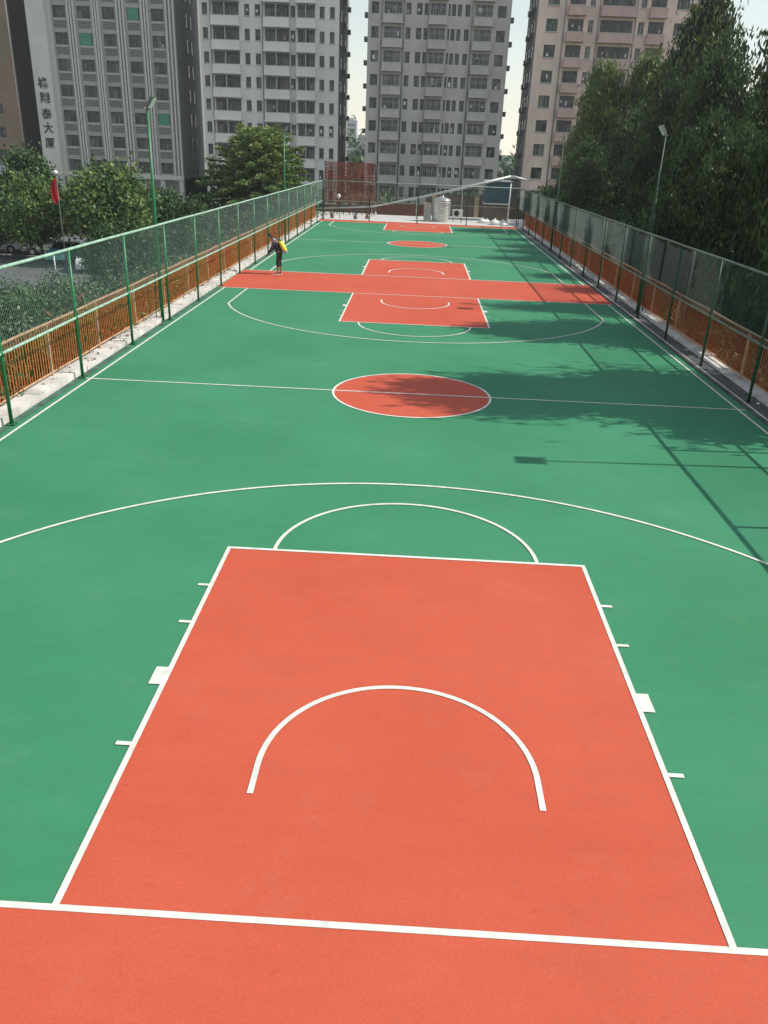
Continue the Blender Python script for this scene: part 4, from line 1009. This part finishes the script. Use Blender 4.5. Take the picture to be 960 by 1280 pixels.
# ------------------------------------------------------------------ cars
def car(x, y, rz, paint, label, van=False):
    root = thing('parked_car', (x, y, GZ + .012), label, 'car', 'cars parked below the left fence', rz)
    if van:
        prof = [(-2.1, .32), (-2.15, .9), (-2.08, 1.75), (-1.9, 1.88), (1.1, 1.88), (1.35, 1.8), (1.85, 1.12), (2.1, .98), (2.2, .6), (2.15, .32)]; gl = (1.0, 1.0, 1.78)
    else:
        prof = [(-2.2, .35), (-2.25, .75), (-2.15, .98), (-1.75, 1.03), (-1.15, 1.40), (-.6, 1.47), (.25, 1.45), (1.05, 1.02), (1.9, .88), (2.2, .68), (2.25, .35)]; gl = None
    # wheel arches along bottom
    bot = []
    for cx in (1.35, -1.35):
        for k in range(9): a = math.pi * k / 8; bot.append((cx + .36 * math.cos(a), .32 + .34 * math.sin(a)))
    poly = prof + bot
    mb = MB(); W = .86; n = len(poly)
    def wy(z): return W - max(0, z - .85) * .22 - max(0, .45 - z) * .1
    for sg in (-1, 1):
        for (px, pz) in poly: mb.v.append((px, sg * wy(pz), pz))
    mb.f.append(tuple(range(n))); mb.m.append(0); mb.sm.append(False); mb.f.append(tuple(range(2 * n - 1, n - 1, -1))); mb.m.append(0); mb.sm.append(False)
    for k in range(n):
        j = (k + 1) % n; mb.f.append((k, k + n, j + n, j)); mb.m.append(0); mb.sm.append(False)
    bo = mb.build('body', paint, root); bv = bo.modifiers.new('b', 'BEVEL'); bv.width = .05; bv.segments = 2; bv.limit_method = 'ANGLE'; bv.angle_limit = R(25)
    def pane(pts, name='window'):
        m_ = MB(); v = [Vector(p) for p in pts]; nn = (v[1] - v[0]).cross(v[2] - v[0]).normalized() * .012
        m_.hexa([p - nn for p in v] + [p + nn for p in v]); m_.build(name, M['carglass'], root)
    if van:
        for sg in (-1, 1):
            for a, b2 in ((-1.95, -1.0), (-.9, .05), (.15, 1.15)):
                pane([(a, sg * (wy(1.1) + .005), 1.12), (b2, sg * (wy(1.1) + .005), 1.12), (b2 - (.12 if b2 > 1 else 0), sg * (wy(1.7) + .005), 1.72), (a, sg * (wy(1.7) + .005), 1.72)])
        pane([(1.87, -.72, 1.15), (1.87, .72, 1.15), (1.40, .62, 1.76), (1.40, -.62, 1.76)]); pane([(-2.14, -.7, 1.15), (-2.14, .7, 1.15), (-2.09, .62, 1.7), (-2.09, -.62, 1.7)])
    else:
        for sg in (-1, 1):
            pane([(-1.45, sg * (wy(1.03) + .006), 1.04), (-.42, sg * (wy(1.03) + .006), 1.04), (-.42, sg * (wy(1.38) + .006), 1.39), (-1.0, sg * (wy(1.38) + .006), 1.37)])
            pane([(-.34, sg * (wy(1.03) + .006), 1.04), (.88, sg * (wy(1.03) + .006), 1.04), (.28, sg * (wy(1.38) + .006), 1.38), (-.34, sg * (wy(1.38) + .006), 1.39)])
        pane([(1.02, -.72, 1.05), (1.02, .72, 1.05), (.33, .62, 1.43), (.33, -.62, 1.43)]); pane([(-1.72, -.7, 1.06), (-1.72, .7, 1.06), (-1.18, .62, 1.40), (-1.18, -.62, 1.40)])
    for cx in (1.35, -1.35):
        for sg in (-1, 1):
            m_ = MB(); m_.path([(cx, sg * .62, .31), (cx, sg * .84, .31)], [.31, .31], 20); wo = m_.build('wheel', M['tyre'], root)
            m_ = MB(); m_.path([(cx, sg * .80, .31), (cx, sg * .85, .31)], [.2, .19], 14); m_.build('rim', M['rim'], wo)
    for sg in (-1, 1):
        m_ = MB(); m_.box(2.12, 2.262, sg * .62 - .14, sg * .62 + .14, .62, .75); m_.build('headlight', M['headlamp'], root)
        m_ = MB(); m_.box(-2.262, -2.1, sg * .66 - .1, sg * .66 + .1, .72, .88); m_.build('tail_light', M['taillamp'], root)
        m_ = MB(); m_.box(.72, .9, sg * .98 - .1, sg * .98 + .1, 1.02, 1.16); m_.build('wing_mirror', paint, root)
for a in [(-24.3, 58.2, R(-84), M['car_white'], 'white van facing the camera, seen through the left fence mesh', True),
          (-28.3, 62.5, R(-88), M['car_teal'], 'teal car just above the left fence rail', False),
          (-31.0, 66.0, R(12), M['car_silver'], 'silver car under the trees left of the flag pole', False),
          (-35.8, 66.5, R(5), M['car_white'], 'white car behind the small yellow-green tree at the left edge', False),
          (-26.0, 65.5, R(2), M['car_dark'], 'dark car parked under the broad tree right of the flag', False),
          (-20.8, 59.5, R(-86), M['car_silver'], 'silver car facing the camera, seen through the mesh right of the white van', False),
          (-17.2, 53.0, R(4), M['car_dark'], 'dark car seen through the fence mesh beside the left floodlight pole', False),
          (-18.3, 63.8, R(3), M['car_white'], 'white car seen through the mesh just left of the left floodlight pole', False),
          (-37.5, 60.0, R(8), M['car_white'], 'white car in front of the small tree at the left edge', False)]:
    car(*a)
# car park posts (short white)
for x, y, lab in ((-26.0, 55.0, 'short white post in the car park left of the nearest fence post'), (-17.6, 47.2, 'short white post in the car park between two fence posts')):
    root = thing('white_bollard', (x, y, GZ), lab, 'bollard', 'white posts in the car park'); mb = MB(); mb.tube((0, 0, 0), (0, 0, 1.3), .05, n=10); mb.build('post', M['white'], root)
    mb = MB(); mb.lathe([(.065, 1.28), (.065, 1.34), (0, 1.37)], n=10); mb.build('cap', M['white'], root)

# ------------------------------------------------------------------ person
def skin_obj(name, verts, edges, radii, m, parent, sub=2, root_i=0):
    me = bpy.data.meshes.new(name); me.from_pydata(verts, edges, []); o = bpy.data.objects.new(name, me); C.objects.link(o)
    o.modifiers.new('skin', 'SKIN'); 
    for i, r in enumerate(radii):
        sv = me.skin_vertices[0].data[i]; sv.radius = (r, r) if not isinstance(r, tuple) else r; sv.use_root = (i == root_i)
    s = o.modifiers.new('sub', 'SUBSURF'); s.levels = sub; s.render_levels = sub
    dg = bpy.context.evaluated_depsgraph_get(); dg.update(); m2 = bpy.data.meshes.new_from_object(o.evaluated_get(dg))
    bpy.data.objects.remove(o); m2.materials.clear(); m2.materials.append(m); m2.polygons.foreach_set('use_smooth', [True] * len(m2.polygons))
    return place(name, m2, parent)
def person():
    root = thing('person', (-5.98, 32.0, 0.006), 'person in dark clothes bending forward on the red strip between the courts', 'person')
    V = []; Ed = []; Rd = []
    def chain(pts, rs, start=None):
        prev = start
        for p, r in zip(pts, rs):
            V.append(p); Rd.append(r); i = len(V) - 1
            if prev is not None: Ed.append((prev, i))
            prev = i
        return prev
    pel = chain([(0.03, 0, .90)], [(.13, .15)])
    ch = chain([(-.03, 0, 1.08), (-.12, 0, 1.25), (-.19, 0, 1.36)], [(.12, .13), (.13, .16), (.09, .12)], pel)
    nk = chain([(-.25, 0, 1.44)], [.052], ch)
    hd = chain([(-.30, 0, 1.50), (-.345, 0, 1.565), (-.35, 0, 1.63)], [.07, .092, .070], nk)
    for sg in (-1, 1):
        hp = chain([(.03, sg * .09, .86), (-.01 + .03 * sg, sg * .09, .48), (.02 + .05 * sg, sg * .09, .10)], [.085, .056, .036], pel)
        chain([(.02 + .05 * sg, sg * .09, .055), (-.09 + .05 * sg, sg * .10, .035), (-.16 + .05 * sg, sg * .10, .03)], [.04, .035, .024], hp)
    # near arm (toward the camera, -y) reaching down and forward, far arm forward too
    for sg, el, wr in ((-1, (-.30, -.22, 1.06), (-.46, -.20, .84)), (1, (-.26, .21, 1.04), (-.42, .15, .88))):
        s_ = chain([(-.17, sg * .17, 1.33), el, wr], [.052, .040, .028], ch)
        d = (Vector(wr) - Vector(el)).normalized(); palm = Vector(wr) + d * .07
        pm = chain([tuple(palm)], [.030], s_)
        for q in range(4):
            off = Vector((0, (q - 1.5) * .019, 0)); l = (.075, .085, .08, .062)[q]
            chain([tuple(palm + off + d * .03), tuple(palm + off + d * (.03 + l * .5)), tuple(palm + off + d * (.03 + l * .8) + Vector((.02, 0, -.02)))], [.0095, .009, .0075], pm)
        chain([tuple(palm + Vector((-.02, sg * -.035, 0)) + d * -.01), tuple(palm + Vector((-.035, sg * -.05, -.02)) + d * .02)], [.012, .009], pm)
    body = skin_obj('body', V, Ed, Rd, M['skin'], root)
    # nose, ears, eyes as small shapes
    mb = MB(); mb.path([(-.43, 0, 1.585), (-.462, 0, 1.56)], [.010, .014], 6); mb.build('nose', M['skin'], root)
    for sg in (-1, 1):
        mb = MB(); mb.path([(-.335, sg * .082, 1.57), (-.33, sg * .102, 1.575)], [.024, .02], 8); mb.build('ear', M['skin'], root)
    # hair cap
    mb = MB(); n = 16
    for j in range(7):
        t = j / 6 * math.pi * .56
        for q in range(n):
            a = 6.2832 * q / n; r = .100 * math.sin(t) + .001; mb.v.append((-.335 + r * math.cos(a) * 1.08, r * math.sin(a), 1.585 + .100 * math.cos(t) + .035 * math.cos(a) * -1 * (j / 6)))
    for j in range(6):
        for q in range(n): mb.f.append((j * n + q, j * n + (q + 1) % n, (j + 1) * n + (q + 1) % n, (j + 1) * n + q)); mb.m.append(0); mb.sm.append(True)
    mb.build('hair', M['hair'], root)
    # shirt
    V2 = []; E2 = []; R2_ = []
    def ch2(pts, rs, start=None):
        prev = start
        for p, r in zip(pts, rs):
            V2.append(p); R2_.append(r); i = len(V2) - 1
            if prev is not None: E2.append((prev, i))
            prev = i
        return prev
    p0 = ch2([(.04, 0, .84), (.03, 0, .92)], [(.15, .175), (.155, .175)]); c0 = ch2([(-.03, 0, 1.08), (-.12, 0, 1.25), (-.185, 0, 1.36)], [(.145, .16), (.155, .185), (.105, .14)], p0)
    for sg, el, wr in ((-1, (-.30, -.22, 1.06), (-.445, -.203, .86)), (1, (-.26, .21, 1.04), (-.41, .155, .90))):
        ch2([(-.17, sg * .175, 1.33), el, wr], [.070, .056, .043], c0)
    skin_obj('shirt', V2, E2, R2_, M['shirt'], root)
    V2.clear(); E2.clear(); R2_.clear()
    p0 = ch2([(.02, 0, .98), (.03, 0, .90)], [(.13, .15), (.15, .17)])
    for sg in (-1, 1): ch2([(.03, sg * .09, .84), (-.01 + .03 * sg, sg * .09, .50), (.0 + .04 * sg, sg * .09, .32)], [.112, .085, .080], p0)
    skin_obj('trousers', V2, E2, R2_, M['trousers'], root)
    mb = MB(); mb.path([(-.20, 0, 1.40), (-.245, 0, 1.455)], [.105, .075], 14); mb.build('collar', M['collar'], root)
    for sg in (-1, 1):
        mb = MB(); mb.hexa([(-.22 + .05 * sg, sg * .10 - .05, 0), (.07 + .05 * sg, sg * .10 - .045, 0), (.07 + .05 * sg, sg * .10 + .045, 0), (-.22 + .05 * sg, sg * .10 + .05, 0), (-.21 + .05 * sg, sg * .10 - .045, .02), (.065 + .05 * sg, sg * .10 - .04, .02), (.065 + .05 * sg, sg * .10 + .04, .02), (-.21 + .05 * sg, sg * .10 + .045, .02)])
        mb.build('sandal', M['white'], root)
    # yellow tank is worn: a thing of its own, held by the person
    t = thing('sprayer_tank', (-5.73, 32.0, .98), 'yellow tank strapped to the back of the person in dark clothes', 'backpack tank')
    mb = MB(); lean = -.17
    P = []
    for zz, sx, sy, dx in ((0, .08, .15, .02), (.07, .105, .17, 0), (.34, .095, .16, lean * .8), (.42, .05, .09, lean)):
        for k in range(12):
            a = 6.2832 * k / 12; cx_ = abs(math.cos(a)) ** .6 * (1 if math.cos(a) > 0 else -1); sy_ = abs(math.sin(a)) ** .6 * (1 if math.sin(a) > 0 else -1)
            mb.v.append((dx + sx * cx_, sy * sy_, zz))
    for j in range(3):
        for k in range(12): mb.f.append((j * 12 + k, j * 12 + (k + 1) % 12, (j + 1) * 12 + (k + 1) % 12, (j + 1) * 12 + k)); mb.m.append(0); mb.sm.append(True)
    mb.f.append(tuple(range(11, -1, -1))); mb.m.append(0); mb.sm.append(False); mb.f.append(tuple(range(36, 48))); mb.m.append(0); mb.sm.append(False)
    mb.build('tank', M['yellow'], t)
    mb = MB(); mb.lathe([(0, .42), (.05, .42), (.05, .46), (0, .47)], lean, 0, 12); mb.build('lid', M['black'], t)
    mb = MB(); mb.box(-.10, .12, -.16, .16, -.07, -.003); mb.build('base', M['blue'], t)
    for sg in (-1, 1):
        mb = MB(); mb.path([(-.24, sg * .12, .42), (-.40, sg * .125, .55), (-.52, sg * .12, .45), (-.50, sg * .12, .28), (-.30, sg * .13, .10), (-.1, sg * .13, .06)], [.014] * 6, 6); mb.build('strap', M['black'], t)
person()
# pink flowering shrub behind the left railing near the person
rng = np.random.default_rng(61)
root = thing('pink_shrub', (-8.95, 38.4, -.4), 'small pinkish flowering shrub behind the left railing, above the bending person', 'shrub')
V, mi = leaves(rng, [(0, 0, 1.0, .4, .45, .5, 1), (.1, -.3, .7, .3, .3, .4, .6)], 1600, .09, .12, 16, .12, 0, 2, [.55, .45])
place('foliage', leafmesh('foliage', V, mi, [mat('pink_petals', (.45, .22, .20), .7), M['leaf_mid']]), root)
mb = MB(); mb.path([(0, 0, -.6), (0, 0, .5), (.05, 0, 1.1)], [.04, .03, .01], 6); mb.build('stem', M['bark'], root)

# ------------------------------------------------------------------ air
mb = MB(); mb.box(-1400, 1400, -300, 1100, GZ - 1, 60)
hz = mb.build('haze', bpy.data.materials.new('haze')); hz['kind'] = 'stuff'
hm = hz.data.materials[0]; hm.use_nodes = True; hn = hm.node_tree.nodes; hn.remove(hn['Principled BSDF'])
pv = hn.new('ShaderNodeVolumePrincipled'); pv.inputs['Color'].default_value = (0.92, 0.95, 1.0, 1); pv.inputs['Density'].default_value = 0.00035
pv.inputs['Anisotropy'].default_value = 0.2
hm.node_tree.links.new(pv.outputs[0], hn['Material Output'].inputs['Volume'])
sc.cycles.volume_bounces = 0
